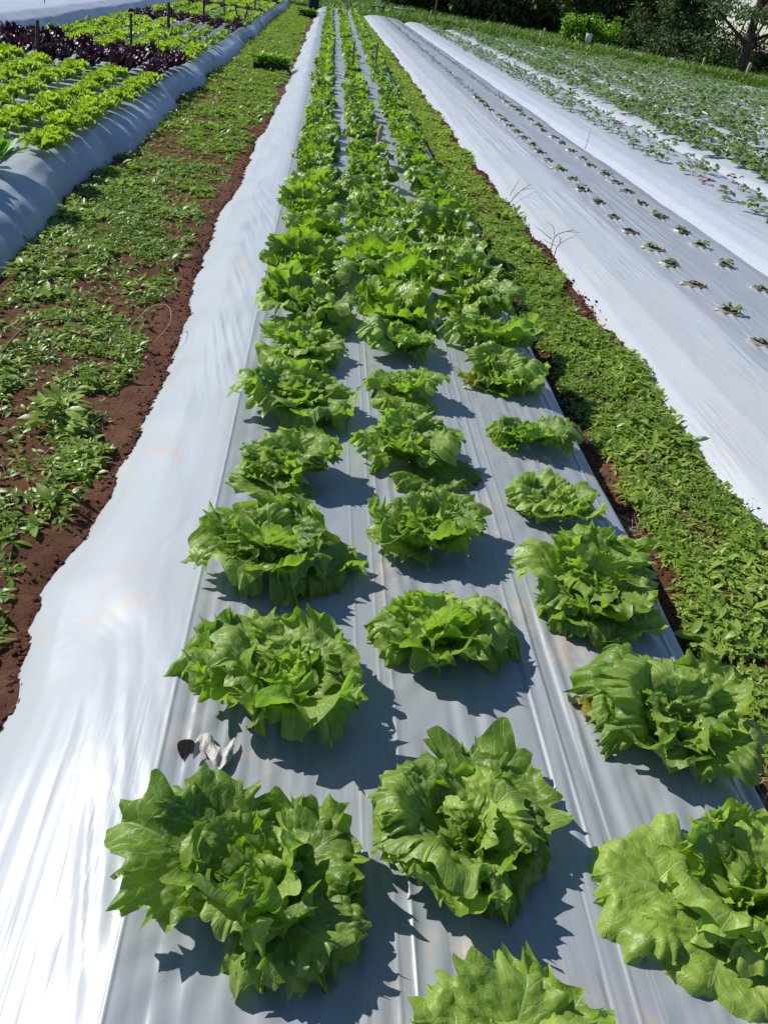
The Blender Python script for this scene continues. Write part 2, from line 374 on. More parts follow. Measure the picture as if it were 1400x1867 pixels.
def bedsheet(name, px, pz, ya, yb, mat, wob=.03, lump=.03, sx=.02, s0=.03, s1=.15, holes=(), seed=0, lab='', skew=None, buckle=0., ripple=0.):
    xs = np.arange(px[0], px[-1]+sx/2, sx); ysn = ys(ya, yb, s0, s1)
    X, Y = np.meshgrid(xs, ysn); Z = np.interp(X, px, pz)
    wd = px[-1]-px[0]; el = ss(px[0]+.35, px[0], X); er = ss(px[-1]-.35, px[-1], X)
    Z = Z+lump*(fbm(X*1.6, Y*1.1, seed, 3)-.5)*(.35+.65*np.maximum(el, er))+.006*(fbm(X*6, Y*4, seed+3, 3)-.5)
    dx = el*(wob*2*(fbm(Y*1.3, 0, seed+1, 3)-.5))+er*(wob*2*(fbm(Y*1.3, 9, seed+2, 3)-.5))
    if buckle: 
        bk = ss(.25, .75, .65*vn(Y*.75, 0, seed+7)+.35*vn(Y*2.3, 0, seed+8))
        dx = dx+er*buckle*(bk-.5)*2; Z = Z-er*buckle*.4*(1-bk)+er*.022*rip(Y, X, .10, seed+20, 3.)+er*.03*(fbm(X*5, Y*3.2, seed+21, 3)-.5); dx = dx+er*.02*(fbm(Y*4, X*3, seed+22, 3)-.5)
    if ripple:
        mk_ = ss(.42, .62, fbm(X*1.3, Y*.6, seed+5, 2))+1.3*ss(4.8, 3.2, Y)*ss(.2, .5, vn(X*3, Y*.5, seed+9))
        Z = Z+ripple*rip(X, Y, sx*4.4, seed+6, .8)*mk_
    for (a, b) in holes:
        i0, i1 = np.searchsorted(ysn, [b-.4, b+.4]); 
        xx = X[i0:i1]-a; yv = Y[i0:i1]-b
        Z[i0:i1] += .007*np.exp(-(xx/.055)**2-(yv/.16)**2)*np.cos(xx*2*PI/.05)+.008*np.exp(-((np.hypot(xx, yv)-.05)/.03)**2)
    F = gridF(len(ysn), len(xs))
    V = sheet(X+dx, Y, Z)
    if yb > 30: 
        c = V[F].mean(1); F = F[c[:, 1] < yend(c[:, 0])+.15*np.sin(c[:, 0]*9)]
    o = mk(name, V, F[:, ::-1], mat); tag(o, lab, 'plastic mulch')
    return o, (lambda a, b: float(np.interp(a, px, pz)+lump*(fbm(np.array(a*1.6), np.array(b*1.1), seed, 3)-.5)*(.35+.65*max(ss(px[0]+.35, px[0], a), ss(px[-1]-.35, px[-1], a)))+.006*(fbm(a*6., b*4., seed+3, 3)-.5)))
r1 = [(2.38+rr.uniform(-.02, .02)+.004*max(0, y-6), y) for y in [3.35, 3.83, 4.29, 4.75, 5.18, 5.54, 5.99, 6.42, 6.89, 7.35]+[7.8+.45*k for k in range(73)]]
r2 = [(2.86+rr.uniform(-.02, .02), y) for y in [4.85, 5.35, 5.82, 6.22, 6.68, 7.12, 7.57, 7.97, 8.35, 8.75]+[9.15+.45*k for k in range(69)]]
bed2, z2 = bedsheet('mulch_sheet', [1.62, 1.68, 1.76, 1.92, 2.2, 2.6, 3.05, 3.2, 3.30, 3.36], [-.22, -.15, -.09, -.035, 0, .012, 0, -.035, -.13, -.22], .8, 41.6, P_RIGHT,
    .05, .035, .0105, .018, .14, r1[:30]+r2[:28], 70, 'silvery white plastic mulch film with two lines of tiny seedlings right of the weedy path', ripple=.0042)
bed3, z3 = bedsheet('mulch_sheet', [3.26, 3.34, 3.46, 3.62, 3.85, 4.3, 4.7, 4.85, 4.93], [-.22, -.15, -.06, -.01, .01, .01, -.01, -.10, -.22], 3.5, 41, P_FIELD,
    .04, .03, .022, .04, .16, [], 80, 'bright white plastic mulch film with sparse reddish strawberry plants beside the seedling bed', ripple=.003)
FIELD = []
for k in range(7):
    a = 4.86+1.6*k
    labs = ['first plastic mulch film under dense strawberry rows, next to the sparse one', 'second plastic mulch film under dense strawberry rows in the right field',
            'third plastic mulch film under dense strawberry rows in the right field', 'fourth plastic mulch film under dense strawberry rows in the right field',
            'fifth strawberry mulch film, in the far part of the right field', 'sixth strawberry mulch film, near the grassy bank', 'last pale mulch film along the foot of the grassy bank']
    o, zz = bedsheet('mulch_sheet', [a, a+.08, a+.22, a+.45, a+1.1, a+1.38, a+1.52, a+1.6], [-.22, -.14, -.04, .0, .0, -.04, -.14, -.22], 5+2.2*k, 41, P_FIELD, .03, .03, .04, .06, .2, [], 90+k*5, labs[k])
    FIELD.append((a, zz))
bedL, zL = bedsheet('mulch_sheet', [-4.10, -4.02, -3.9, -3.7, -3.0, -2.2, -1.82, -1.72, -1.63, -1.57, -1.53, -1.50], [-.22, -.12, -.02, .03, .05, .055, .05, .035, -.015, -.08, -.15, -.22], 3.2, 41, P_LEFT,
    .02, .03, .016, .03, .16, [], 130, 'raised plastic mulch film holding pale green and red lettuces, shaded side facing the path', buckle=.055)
bedF, zF = bedsheet('mulch_sheet', [-7.2, -7.1, -6.9, -6.4, -5.2, -4.72, -4.52, -4.42, -4.36], [-.22, -.08, .06, .14, .15, .13, .05, -.09, -.22], 9, 41, P_FAR,
    .03, .11, .04, .05, .2, [], 150, 'bare wrinkled white plastic mulch film at the upper left, nothing planted', ripple=.006)

# ---------------------------------------------------------------- lettuce
def lett_leaf(g, L, Wd, e0, e1, cup, ruf, nr, nf, az, seed, teeth=17, tooth=.09, base_r=.012, z0=.012, pinch=.45, blis=.0022, curl=0., bow=0.):
    rho = np.linspace(.03, 1, nr)**.72; ph = np.arange(nf)*2*PI/nf
    Rh, Ph = np.meshgrid(rho, ph, indexing='ij')
    phn = Ph+.22*np.sin(Ph*3+g.uniform(0, 6))+.10*np.sin(Ph*7+g.uniform(0, 6))
    edge = 1-np.abs(np.sin(phn*teeth/2+g.uniform(0, 6)))            # cusps: pointed teeth
    edge = np.minimum(edge*(.35+1.0*vn(Ph*teeth/PI*.5, 3.3, seed)), .85)
    big = .10*np.sin(Ph*2+g.uniform(0, 6))*.6+.07*np.sin(Ph*5+g.uniform(0, 6))
    out = 1+(tooth*2.2*(edge-.3))*Rh**7+big*Rh**2
    x = .50+.50*np.cos(Ph)*Rh*out; y = .5*np.sin(Ph)*Rh*out
    y = y*(Wd/L)*(ss(-.12, pinch, x)*.93+.07)
    x = np.clip(x, .0, 1.3)
    tip = ss(.15, .5, x)
    zz = ruf*L*(Rh**2.6*.42*np.sin(Ph*4+g.uniform(0, 6)+1.2*np.sin(Ph*2+g.uniform(0, 6)))+Rh**6*.30*np.sin(phn*teeth*.34+g.uniform(0, 6))+Rh**7*.22*np.sin(phn*teeth*.75+1.))*tip
    zz = zz+blis*(vn(x*L/.013+seed*3.1, y*L/.013, seed)**1.6*2-.6)*(1-.5*Rh**6)*ss(.1, .3, x)*(y**2*80/(1+y**2*80)*.7+.3)
    ya = np.abs(y); tv = x-.95*ya+.10*(vn(x*5, y*5, seed+9)-.5)
    quilt = np.abs(np.sin(PI*7.5*tv))**.7*(.45+.55*np.abs(np.sin(PI*(ya*11+tv*5+seed))))
    zz = zz+blis*.95*(quilt-.45)*ss(.02, .10, ya)*(1-.6*Rh**8)
    zz = zz+.006*(vn(x*L/.04, y*L/.04, seed+4)-.5)
    zz = zz-.010*np.exp(-(y*L/.012)**2)*L/.2*(1-x)                    # midrib groove
    zz = zz+curl*L*ss(.72, 1.12, Rh)**2*tip
    # bend along the midrib
    t = np.linspace(0, 1.35, 60); e = e0+(e1-e0)*np.clip(t, 0, 1.2)**1.15+bow*np.sin(t*PI)
    cxx = np.concatenate([[0], np.cumsum(np.cos(e[:-1])*np.diff(t))])*L; czz = np.concatenate([[0], np.cumsum(np.sin(e[:-1])*np.diff(t))])*L
    CX = np.interp(x, t, cxx); CZ = np.interp(x, t, czz); E = np.interp(x, t, e)
    kap = cup*(.4+.6*x); al = y*L*kap; yl = np.where(np.abs(kap) > 1e-3, np.sin(al)/np.where(np.abs(kap) > 1e-3, kap, 1), y*L)
    zn = (1-np.cos(al))/np.where(np.abs(kap) > 1e-3, kap, 1)+zz
    # ripples also push the rim sideways
    yl = yl+ruf*L*.18*Rh**5*np.cos(phn*teeth*.5)*tip
    px = base_r+CX-np.sin(E)*zn; pz = z0+CZ+np.cos(E)*zn; py = yl
    lim = .006+.02*vn(x*9, y*9, seed+8)*Rh
    pz = np.where(pz < lim, lim+(pz-lim)*.06+.5*zz*(pz < lim)*np.cos(E), pz)
    ca, sa = math.cos(az), math.sin(az)
    V = np.stack([px*ca-py*sa, px*sa+py*ca, pz], -1).reshape(-1, 3)
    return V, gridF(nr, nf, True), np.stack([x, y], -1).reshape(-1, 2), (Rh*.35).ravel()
def lettuce(seed, R, lod, style='batavia'):
    """returns (outer Acc, inner Acc) of one plant spreading R metres"""
    g = np.random.default_rng(seed); A = Acc(); B = Acc()
    nr, nf = {0: (22, 144), 1: (12, 100), 2: (7, 60)}[lod]
    az = g.uniform(0, 6.28); a0 = g.uniform(0, 6.28); a1 = g.uniform(0, 6.28)
    if style == 'batavia': n = {0: 18, 1: 16, 2: 12}[lod]
    elif style == 'lollo': n = {0: 20, 1: 16, 2: 12}[lod]
    elif style == 'red': n = {0: 20, 1: 18, 2: 13}[lod]
    else: n = 11
    for i in range(n):
        q = i/(n-1); az += 2.4+g.uniform(-.8, .8); up = g.uniform(-1, 1)
        if style == 'batavia':
            L = R*(1.06-.48*q)*g.uniform(.74, 1.12); W = L*g.uniform(1.0, 1.4)*(1.05-.12*q)
            e0 = math.radians(24+50*q+16*up); e1 = math.radians(12+52*q+22*up)
            cup = (1.5+5*q)*g.uniform(.6, 1.4)*(.2/R); ruf = g.uniform(.20, .33)
            curl = g.choice([-.45, -.3, -.12, .15])*(1-.3*q)
            asy = (1-q)*.9+.1; L *= 1+.16*math.cos(az-a1); dz_ = math.radians(15)*math.cos(az-a0)*asy; e0 += dz_; e1 += dz_*1.2
            if q > .76: L = R*g.uniform(.40, .56); W = L*1.3; e0 = math.radians(72); e1 = math.radians(100+25*up); cup *= 1.6
            a = lett_leaf(g, L, W, e0, e1, cup, ruf, nr, nf, az, int(g.integers(1, 9999)), teeth=int(g.integers(22, 31)), tooth=.105, curl=curl, blis=.0036, bow=math.radians(g.uniform(-8, 14)))
        elif style == 'lollo':
            L = R*(1.0-.35*q)*g.uniform(.9, 1.1); W = L*1.35
            e0 = math.radians(30+55*q); e1 = math.radians(12+80*q+10*up)
            a = lett_leaf(g, L, W, e0, e1, 3, .36, nr, nf, az, int(g.integers(1, 9999)), teeth=20, tooth=.07, curl=0, blis=.003)
        elif style == 'red':
            L = R*(1.1-.15*q)*g.uniform(.85, 1.15); W = L*.62
            e0 = math.radians(45+42*q); e1 = math.radians(30+60*q+12*up)
            a = lett_leaf(g, L, W, e0, e1, 8, .22, nr, nf, az, int(g.integers(1, 9999)), teeth=9, tooth=.16, curl=-.1, blis=.003)
        else:
            L = R*(1.05-.3*q)*g.uniform(.85, 1.1); W = L*.52
            e0 = math.radians(40+38*q); e1 = math.radians(-5+75*q+10*up)
            a = lett_leaf(g, L, W, e0, e1, 5, .06, nr, nf, az, int(g.integers(1, 9999)), teeth=3, tooth=.01, curl=0, blis=.0008, pinch=.6)
        V, F, U, T = a
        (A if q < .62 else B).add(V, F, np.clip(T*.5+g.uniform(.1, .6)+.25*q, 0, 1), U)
    # centre the plant on its stem hole and give it the asked spread
    W_ = np.concatenate(A.V); lo, hi = np.percentile(W_[:, :2], .15, axis=0), np.percentile(W_[:, :2], 99.85, axis=0); c_ = (lo+hi)/2; k_ = R*(.88 if lod == 0 else 1.0)/((hi-lo).mean()/2)
    k_ = min(max(k_, .6), 1.15); fr = 1. if style == 'batavia' else .3
    for Q in (A, B):
        for V in Q.V: V[:, :2] = (V[:, :2]-c_*fr)*k_; V[:, 2] *= k_
    return A, B
def one(seed, R, lod, style, name, mat):
    A, B = lettuce(seed, R, lod, style)
    for k in range(len(B.V)): A.add(B.V[k], B.F[k]-B.F[k].min(), B.T[k], B.U[k])
    return A.mk(name, mat, link=False)
ORD = ['first', 'second', 'third', 'fourth', 'fifth', 'sixth', 'seventh', 'eighth', 'ninth', 'tenth', 'eleventh', 'twelfth', 'thirteenth', 'fourteenth', 'fifteenth', 'sixteenth', 'seventeenth', 'eighteenth', 'nineteenth', 'twentieth', 'twenty-first', 'twenty-second', 'twenty-third', 'twenty-fourth', 'twenty-fifth']
mids = [one(100+k, .19, 1, 'batavia', 'lettuce', [FARLET]) for k in range(6)]
fars = [one(140+k, .19, 2, 'batavia', 'lettuce', [FARLET]) for k in range(5)]
for rname, row in (('left', ROWL), ('middle', ROWM), ('right', ROWR)):
    for i, (x, y, R) in enumerate(row):
        wx = x+float(drift(x, y)); z = top(x, y)
        if i < 7:
            root = empty('lettuce', (wx, y, z), 0)
            root.rotation_euler = (rr.uniform(-.05, .05), rr.uniform(-.05, .05), 0); root.scale = (rr.uniform(.96, 1.08), rr.uniform(.88, 1.02), rr.uniform(.80, .92))
            A, B = lettuce(1000+i*7+{'left': 0, 'middle': 300, 'right': 600}[rname], R, 0)
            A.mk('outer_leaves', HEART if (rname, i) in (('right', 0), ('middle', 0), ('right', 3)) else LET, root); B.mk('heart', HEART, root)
            if (rname, i) in (('right', 1), ('right', 5)):
                g = np.random.default_rng(i+50); Yl = Acc(); V_, F_, U_, T_ = lett_leaf(g, R*.92, R*.38, .12, .15, 3, .3, 10, 60, PI*(.93 if i == 1 else 1.15), 5+i); Yl.add(V_, F_, T_+.3, U_)
                o = Yl.mk('wilted_leaf', YEL, root); o['label'] = 'yellowed lower leaf'
        else:
            src = mids[rr.randrange(6)] if y < 12 else fars[rr.randrange(5)]
            root = src.copy(); C.objects.link(root); root.location = (wx, y, z); s = R/.19
            root.rotation_euler = (rr.uniform(-.08, .08), rr.uniform(-.08, .08), rr.uniform(0, 6.28)); root.scale = (s, s, s*rr.uniform(.9, 1.12))
        segs = [(0, 8.0, 'from the front'), (8.0, 15.0, 'beyond the brown stub stake'), (15.0, 22., 'beyond the three abreast stakes')]
        sg = [q for q in segs if q[0] <= y < q[1]]
        if sg:
            kk = sum(1 for q in row[:i] if sg[0][0] <= q[1])
            lab = f'{ORD[kk]} green lettuce {sg[0][2]}, in the {rname} row of the near bed'
        else: lab = f'tiny distant green lettuce towards the far end of the {rname} row'
        if i == 0 and rname == 'middle': lab = 'green lettuce cut by the lower edge of the photo, front of the middle row'
        tag(root, lab, 'lettuce', 'green lettuces of the near bed' if y < 22 else f'far green lettuces of the {rname} row')
        root.name = 'lettuce'

# ---------------------------------------------------------------- left bed: pale, red and smooth-leaved plants
lol1 = [one(200+k, .15, 1, 'lollo', 'pale_lettuce', [LOLLO]) for k in range(5)]
lol2 = [one(220+k, .15, 2, 'lollo', 'pale_lettuce', [LOLLO]) for k in range(4)]
grn2 = [one(240+k, .15, 2, 'batavia', 'green_lettuce', [FARLET]) for k in range(4)]
red1 = [one(260+k, .15, 1, 'red', 'red_lettuce', [REDL]) for k in range(4)]
red2 = [one(280+k, .15, 2, 'red', 'red_lettuce', [REDL]) for k in range(3)]
rows = [-1.80, -2.13, -2.50, -2.88, -3.28, -3.66]
cells = []
for ri, x in enumerate(rows):
    y = 4.55+rr.uniform(0, .2)
    while y < 40.5:
        t = y+(x+1.8)*.15
        kind = 'lollo'; s = 1.0
        if 9.75 < t < 11.75: kind = 'red'; s = 1.12
        elif 17.8 < t < 20.2: kind = 'red'; s = .85
        elif 25.5 < t < 27: kind = 'red'; s = .8
        elif 33 < t < 34.4: kind = 'red'; s = .9
        elif 14.4 < t < 17.8 and ri < 3: kind = 'green'; s = .8
        elif 20.2 < t < 24 and ri % 2 == 0: kind = 'green'; s = .9
        elif ri == 5: kind = 'green' if rr.random() < .5 else 'lollo'
        if ri == 0 and y < 5.6: kind = 'spin'
        if kind in ('lollo', 'green') and rr.random() < .015: pass
        else: cells.append([kind, ri, x+rr.uniform(-.03, .03), y, s*rr.uniform(.66, .92)])
        y += rr.uniform(.27, .33) if kind != 'red' else rr.uniform(.29, .36)
spin = [one(290+k, .19, 1, 'spin', 'leafy_green', [SPIN]) for k in range(2)]
cells = [c for c in cells if c[0] != 'spin']
RN = ['edge', 'second', 'third', 'fourth', 'fifth', 'sixth']
cnt = {}; nl = 0; rest = Acc()
for c in sorted(cells, key=lambda c: c[3]):
    kind, ri, x, y, s = c
    near = y < 13; z = zL(x, y)
    if kind == 'lollo': src = rr.choice(lol1 if near else lol2)
    elif kind == 'green': src = rr.choice(grn2)
    else: src = rr.choice(red1 if near else red2)
    if kind == 'lollo':
        nl += 1
        if nl > 290:                                                  # past 290 of the kind: one mass
            me = src.data; V_ = np.empty(len(me.vertices)*3); me.vertices.foreach_get('co', V_); V_ = V_.reshape(-1, 3)*s+(x, y, z)
            F_ = np.empty(len(me.loops), int); me.loops.foreach_get('vertex_index', F_); rest.add(V_, F_.reshape(-1, 4), .4); continue
    o = src.copy(); C.objects.link(o); o.location = (x, y, z); o.rotation_euler = (0, 0, rr.uniform(0, 6.28)); o.scale = (s, s, s*rr.uniform(1.0, 1.25))
    k = cnt.setdefault((kind, ri), 0); cnt[(kind, ri)] += 1
    rn = f'{RN[ri]} row' if ri else 'row along the path'
    if kind == 'lollo':
        if y > 12: k = cnt.setdefault(('beyond', ri), 0); cnt[('beyond', ri)] += 1
        where = 'from the front' if y < 12 else 'past the nearest red block'
        rn2 = rn+' of the left bed' if ri else 'left bed row along the path'
        if k < 20: lab = f'{ORD[k]} pale frilly lettuce {where}, {rn2}'; gp = 'pale frilly lettuces of the left bed'
        else: lab = f'small distant pale lettuce, {rn2}'; gp = f'distant pale lettuces of the {rn}'
        cat = 'lettuce'
    elif kind == 'red':
        band = 'nearest dark red block' if y < 13 else 'second small red block' if y < 21 else 'third, far red block' if y < 28 else 'farthest red block'
        lab = f'{ORD[min(k, 11)]} dark red lettuce of the {rn}, {band}' if y < 13 else f'{ORD[k % 20]} purple red lettuce of the {rn}, {band}'
        gp = 'dark red lettuces of the '+band; cat = 'red lettuce'
    else:
        lab = f'{ORD[min(k, 24)]} darker green lettuce among pale ones, {rn} of the left bed'; gp = f'darker green lettuces of the {rn}'; cat = 'lettuce'
    tag(o, lab, cat, gp)
if rest.n: tag(rest.mk('distant_lettuces', LOLLO), 'mass of distant pale lettuces at the far end of the left bed', 'lettuce', None, 'stuff')
for k, (x, y, s, lab) in enumerate([(-1.88, 5.22, 1.15, 'dark green smooth-leaved plant at the front of the left bed'), (-1.92, 4.75, 1.0, 'smooth-leaved green plant cut by the left edge of the photo')]):
    o = spin[k].copy(); C.objects.link(o); o.location = (x, y, zL(x, y)); o.scale = (s,)*3; o.rotation_euler = (0, 0, k*2.); tag(o, lab, 'leafy green', 'smooth-leaved plants of the left bed')

# ---------------------------------------------------------------- strawberry plants and seedlings
def berry(seed, n, R, h, lod=0, mats=STRAW):
    g = np.random.default_rng(seed); A = Acc(); az = g.uniform(0, 6.28, n); r = R*np.sqrt(g.uniform(.02, 1, n))
    P = np.stack([np.cos(az)*r, np.sin(az)*r, h*(1-.55*(r/R)**2)*g.uniform(.5, 1.1, n)], 1)
    ll = h*.42+.012
    for k in (-1.15, 0, 1.15):
        V, F, I = leaves(P, az+k+g.uniform(-.3, .3, n), g.uniform(-.3, .5, n), ll*g.uniform(.7, 1.1, n), ll*.85, .35, g.uniform(-.5, .5, n), .3, lod > 0)
        A.add(V, F, g.uniform(0, 1, n)[I])
    if lod == 0:
        for p in P:
            V, F = tube([(0, 0, -.01), p*np.array([.5, .5, .55]), p], [.0022, .0018, .0014], 4, False); A.add(V, F, .8)
    return A.mk('strawberry_plant', mats, link=False)
sb1 = [berry(300+k, 16, .15, .14) for k in range(5)]; sb2 = [berry(320+k, 15, .17, .15, 1) for k in range(5)]
sd1 = [berry(340+k, 6, .045, .05) for k in range(5)]; sd2 = [berry(360+k, 6, .05, .05, 1) for k in range(3)]
sp1 = [berry(380+k, 7, .10, .12) for k in range(4)]; sr1 = [berry(390+k, 5, .06, .07, 0, STRED) for k in range(2)]
def hole_mesh(seed):
    """a slit in the film: soil lens painted near-black like the shaded opening, and a lifted rim"""
    g = np.random.default_rng(seed); n = 20; a = np.arange(n)*2*PI/n; rx = .058*g.uniform(.8, 1.2); ry = .030*g.uniform(.8, 1.3)
    jx = 1+.15*np.sin(a*3+g.uniform(0, 6)); ring = lambda s, z: np.stack([np.cos(a)*rx*s*jx, np.sin(a)*ry*s*jx, np.full(n, 1.)*z+.004*np.sin(a*2+1)*(z > .008)], 1)
    V = np.concatenate([ring(.02, .004), ring(.95, .006)]); soil = mk('planting_hole', V, gridF(2, n, True), HOLE, link=False)
    lift = (np.sin(a) > 0)*.016*np.sin(a)**2*(.6+.4*np.sin(a*5))
    ro = [ring(.96, .004), ring(1.04, .010), ring(1.12, .008), ring(1.26, -.004)]
    ro[1][:, 2] += lift; ro[0][:, 2] += lift*.8
    return soil, mk('film_rim', np.concatenate(ro), gridF(4, n, True), RIM, link=False)
hm = [hole_mesh(k) for k in range(5)]
hn = 0; restH = Acc()
for li, (row, rowname) in enumerate(((r1, 'nearer'), (r2, 'farther'))):
    for i, (x, y) in enumerate(row):
        if y > yend(x)-1.2: continue
        z = z2(x, y)+.010; so_, rim = hm[rr.randrange(5)]; rz = rr.uniform(-.5, .3)
        if y < 26:
            h = so_.copy(); C.objects.link(h); h.parent = bed2; h.location = (x, y, z); h.rotation_euler = (0, 0, rz)
            if y < 14: q = rim.copy(); C.objects.link(q); q.parent = h
        else:
            V_ = np.empty(len(so_.data.vertices)*3); so_.data.vertices.foreach_get('co', V_); restH.add(V_.reshape(-1, 3)+(x, y, z), gridF(2, 20, True))
        if i in (6, 7, 19): continue
        src = rr.choice(sd1 if y < 14 else sd2); o = src.copy(); C.objects.link(o); o.name = 'seedling'; s = rr.uniform(.40, 1.0)*(1 if y < 12 else 1.2)
        o.location = (x+rr.uniform(-.03, .03), y+rr.uniform(-.005, .015), z); o.rotation_euler = (0, 0, rr.uniform(0, 6)); o.scale = (s,)*3
        lab = f'{ORD[i]} small seedling from the front in the {rowname} line of the silvery bed' if i < 24 else f'tiny seedling in a slit of the silvery film, {rowname} line, further back'
        tag(o, lab, 'seedling', 'seedlings of the silvery bed' if i < 24 else f'far seedlings of the {rowname} line')
o = restH.mk('planting_hole', HOLE, bed2); o['kind'] = 'stuff'
sites = []
for x0 in (4.0, 4.47):
    y = 5.6+rr.uniform(0, .3)
    while y < yend(x0)-1:
        sites.append(('sparse', x0+rr.uniform(-.10, .10), y, z3, x0)); y += rr.uniform(.36, .46)
for k, (a, zz) in enumerate(FIELD):
    for off in (.52, 1.05):
        y = 5.5+2.2*k
        while y < yend(a+off)-.8:
            if rr.random() > .06: sites.append(('dense', a+off+rr.uniform(-.13, .13), y, zz, k))
            y += rr.uniform(.30, .38)
sites.sort(key=lambda s: math.hypot(s[1]-.5, s[2])); nb = 0; restB = Acc(); sc_ = {}
WH = ['first', 'second', 'third', 'fourth', 'fifth', 'sixth', 'last']
for kind, x, y, zz, k in sites:
    x0 = 'left' if kind == 'dense' and x < FIELD[k][0]+.8 else 'right'
    d = math.hypot(x, y); nb += 1
    if kind == 'sparse': src = rr.choice(sr1) if rr.random() < .10 else rr.choice(sp1); s = rr.uniform(.7, 1.25)
    else: src = rr.choice(sb1 if d < 17 else sb2); s = rr.uniform(.75, 1.55)*(1.0 if k < 5 else .75)
    if nb > 300:
        me = src.data; V_ = np.empty(len(me.vertices)*3); me.vertices.foreach_get('co', V_); F_ = np.empty(len(me.loops), int); me.loops.foreach_get('vertex_index', F_)
        a = rr.uniform(0, 6); V_ = V_.reshape(-1, 3)*s; V_ = np.stack([V_[:, 0]*math.cos(a)-V_[:, 1]*math.sin(a), V_[:, 0]*math.sin(a)+V_[:, 1]*math.cos(a), V_[:, 2]], 1)+(x, y, zz(x, y))
        T_ = np.repeat(np.random.default_rng(nb).uniform(0, 1, len(V_)//4+1), 4)[:len(V_)]; restB.add(V_, F_.reshape(-1, 4), T_); continue
    o = src.copy(); C.objects.link(o); o.location = (x, y, zz(x, y)+.005); o.rotation_euler = (0, 0, rr.uniform(0, 6)); o.scale = (s,)*3
    if kind == 'sparse':
        red = src in sr1; q = sc_[(k, red)] = sc_.get((k, red), -1)+1; ln = 'near' if k == 4.0 else 'far'
        lab = (f'{ORD[q]} {"reddened" if red else "thin green"} strawberry plant from the front, {ln} line of the bright white film' if q < 24 else
               f'{"reddened" if red else "thin green"} strawberry plant further back on the {ln} line of the bright white film')
        gp = 'sparse strawberry plants on the bright white film'
    else:
        q = sc_[(k, x0)] = sc_.get((k, x0), -1)+1
        lab = f'{ORD[q]} bushy strawberry plant from the front, {x0} row of the {WH[k]} dense film' if q < 24 else f'bushy strawberry plant further back in the {x0} row of the {WH[k]} dense film'; gp = f'strawberry plants of the {WH[k]} dense film'
    tag(o, lab, 'strawberry plant', gp)
tag(restB.mk('strawberry_field', STRAW), 'far strawberry rows reading as one speckled green mass on white film', 'strawberry field', None, 'stuff')

# ---------------------------------------------------------------- weeds on the paths
def weeds(g, N, xr, yr, dens, size, hmax, simple, mat, name, lab):
    P = np.stack([g.uniform(*xr, N), g.uniform(*yr, N)], 1) if not callable(xr) else xr(N)
    keep = g.uniform(0, 1, len(P)) < dens(P[:, 0], P[:, 1]); P = P[keep]; N = len(P)
    nl_ = 5; A = Acc(); z = gz(P[:, 0], P[:, 1]); hh = hmax*(.25+.75*vn(P[:, 0]*4, P[:, 1]*4, 77))*g.uniform(.3, 1, N)
    pt = g.uniform(.0, 1, N)*.6+.4*vn(P[:, 0]*3, P[:, 1]*3, 78)
    szv = size*(.6+.8*vn(P[:, 0]*5, P[:, 1]*5, 79))
    for k in range(nl_):
        az = g.uniform(0, 6.28, N)+k*2.4; Q = np.column_stack([P+g.uniform(-.006, .006, (N, 2)), z+hh*g.uniform(.4, 1., N)])
        L = szv*g.uniform(.6, 1.25, N)
        V, F, I = leaves(Q, az, g.uniform(-.2, .9, N), L, L*g.uniform(.28, .5, N), g.uniform(.1, .6, N), g.uniform(-.4, .4, N), .22, simple)
        A.add(V, F, np.clip(pt+g.uniform(-.2, .2, N), 0, 1)[I])
    o = A.mk(name, mat); tag(o, lab, 'weeds', None, 'stuff'); return o
g = np.random.default_rng(11)
def dR(x, y):
    l = 1.26+.05*(vn(y*3, 0, 61)-.5)*2+.03*(vn(y*9, 0, 62)-.5)+np.interp(y, [0, 8, 42], [0, 0, .28]); r_ = 1.66+.06*(vn(y*2.5, 3, 63)-.5)*2-.06*ss(2, 10, y)
    return ss(l-.03, l+.03, x)*ss(r_+.03, r_-.03, x)*(.22+.78*ss(.36, .54, fbm(x*7, y*7, 64)))
weeds(g, 24000, (1.2, 1.75), (.9, 6.5), dR, .028, .045, False, WEED, 'weeds', 'low leafy weeds covering the narrow path right of the lettuce bed')
weeds(g, 22000, (1.2, 1.75), (6.5, 42), dR, .055, .05, True, WEED, 'weeds', 'far stretch of weeds on the narrow path between the two white films')
def dL(x, y):
    far_ = ss(5, 10, y); n = fbm(x*3.2+3, y*1.5, 65, 3); n2 = fbm(x*9, y*9, 66, 3)
    near_ = .08*ss(3.4, 2.2, y); m = ss(.36-.10*far_-near_, .50-.08*far_-near_, n)*ss(.34, .52, n2)
    eb = -.655+.12*(vn(y*2.2, 5, 67)-.5)+.12*ss(7, 14, y)
    bare = ss(eb+.04, eb-.05, x)     # bare soil beside the film
    return np.maximum(m, .10)*bare*ss(-1.62, -1.50, x)*np.where(x < -1.52, ss(4.4, 4.0, y)+.4, 1)
weeds(g, 40000, (-2.3, -.6), (1.2, 7.5), dL, .027, .035, False, WEED, 'weeds', 'patchy leafy weeds on red soil of the wide path at left')
weeds(g, 60000, (-1.6, -.45), (7.5, 42), dL, .05, .045, True, WEED, 'weeds', 'far weeds greening the wide path between the left bed and the lettuces')
weeds(g, 14000, (-4.5, -3.75), (8, 41), lambda x, y: ss(-4.42, -4.3, x)*ss(-3.75, -4.0, x)*.9, .07, .10, True, WEED, 'weeds', 'weeds growing between the left bed and the bare film')
weeds(g, 5000, (-9.5, -7.1), (16, 41), lambda x, y: 0*x+.9, .10, .12, True, WEED, 'weeds', 'weeds behind the bare film in the upper left corner')
weeds(g, 900, (1.2, 1.75), (.9, 8), lambda x, y: dR(x, y)*.8, .052, .075, False, WEED, 'weeds', 'scattered taller broad-leaved weeds over the narrow right path')
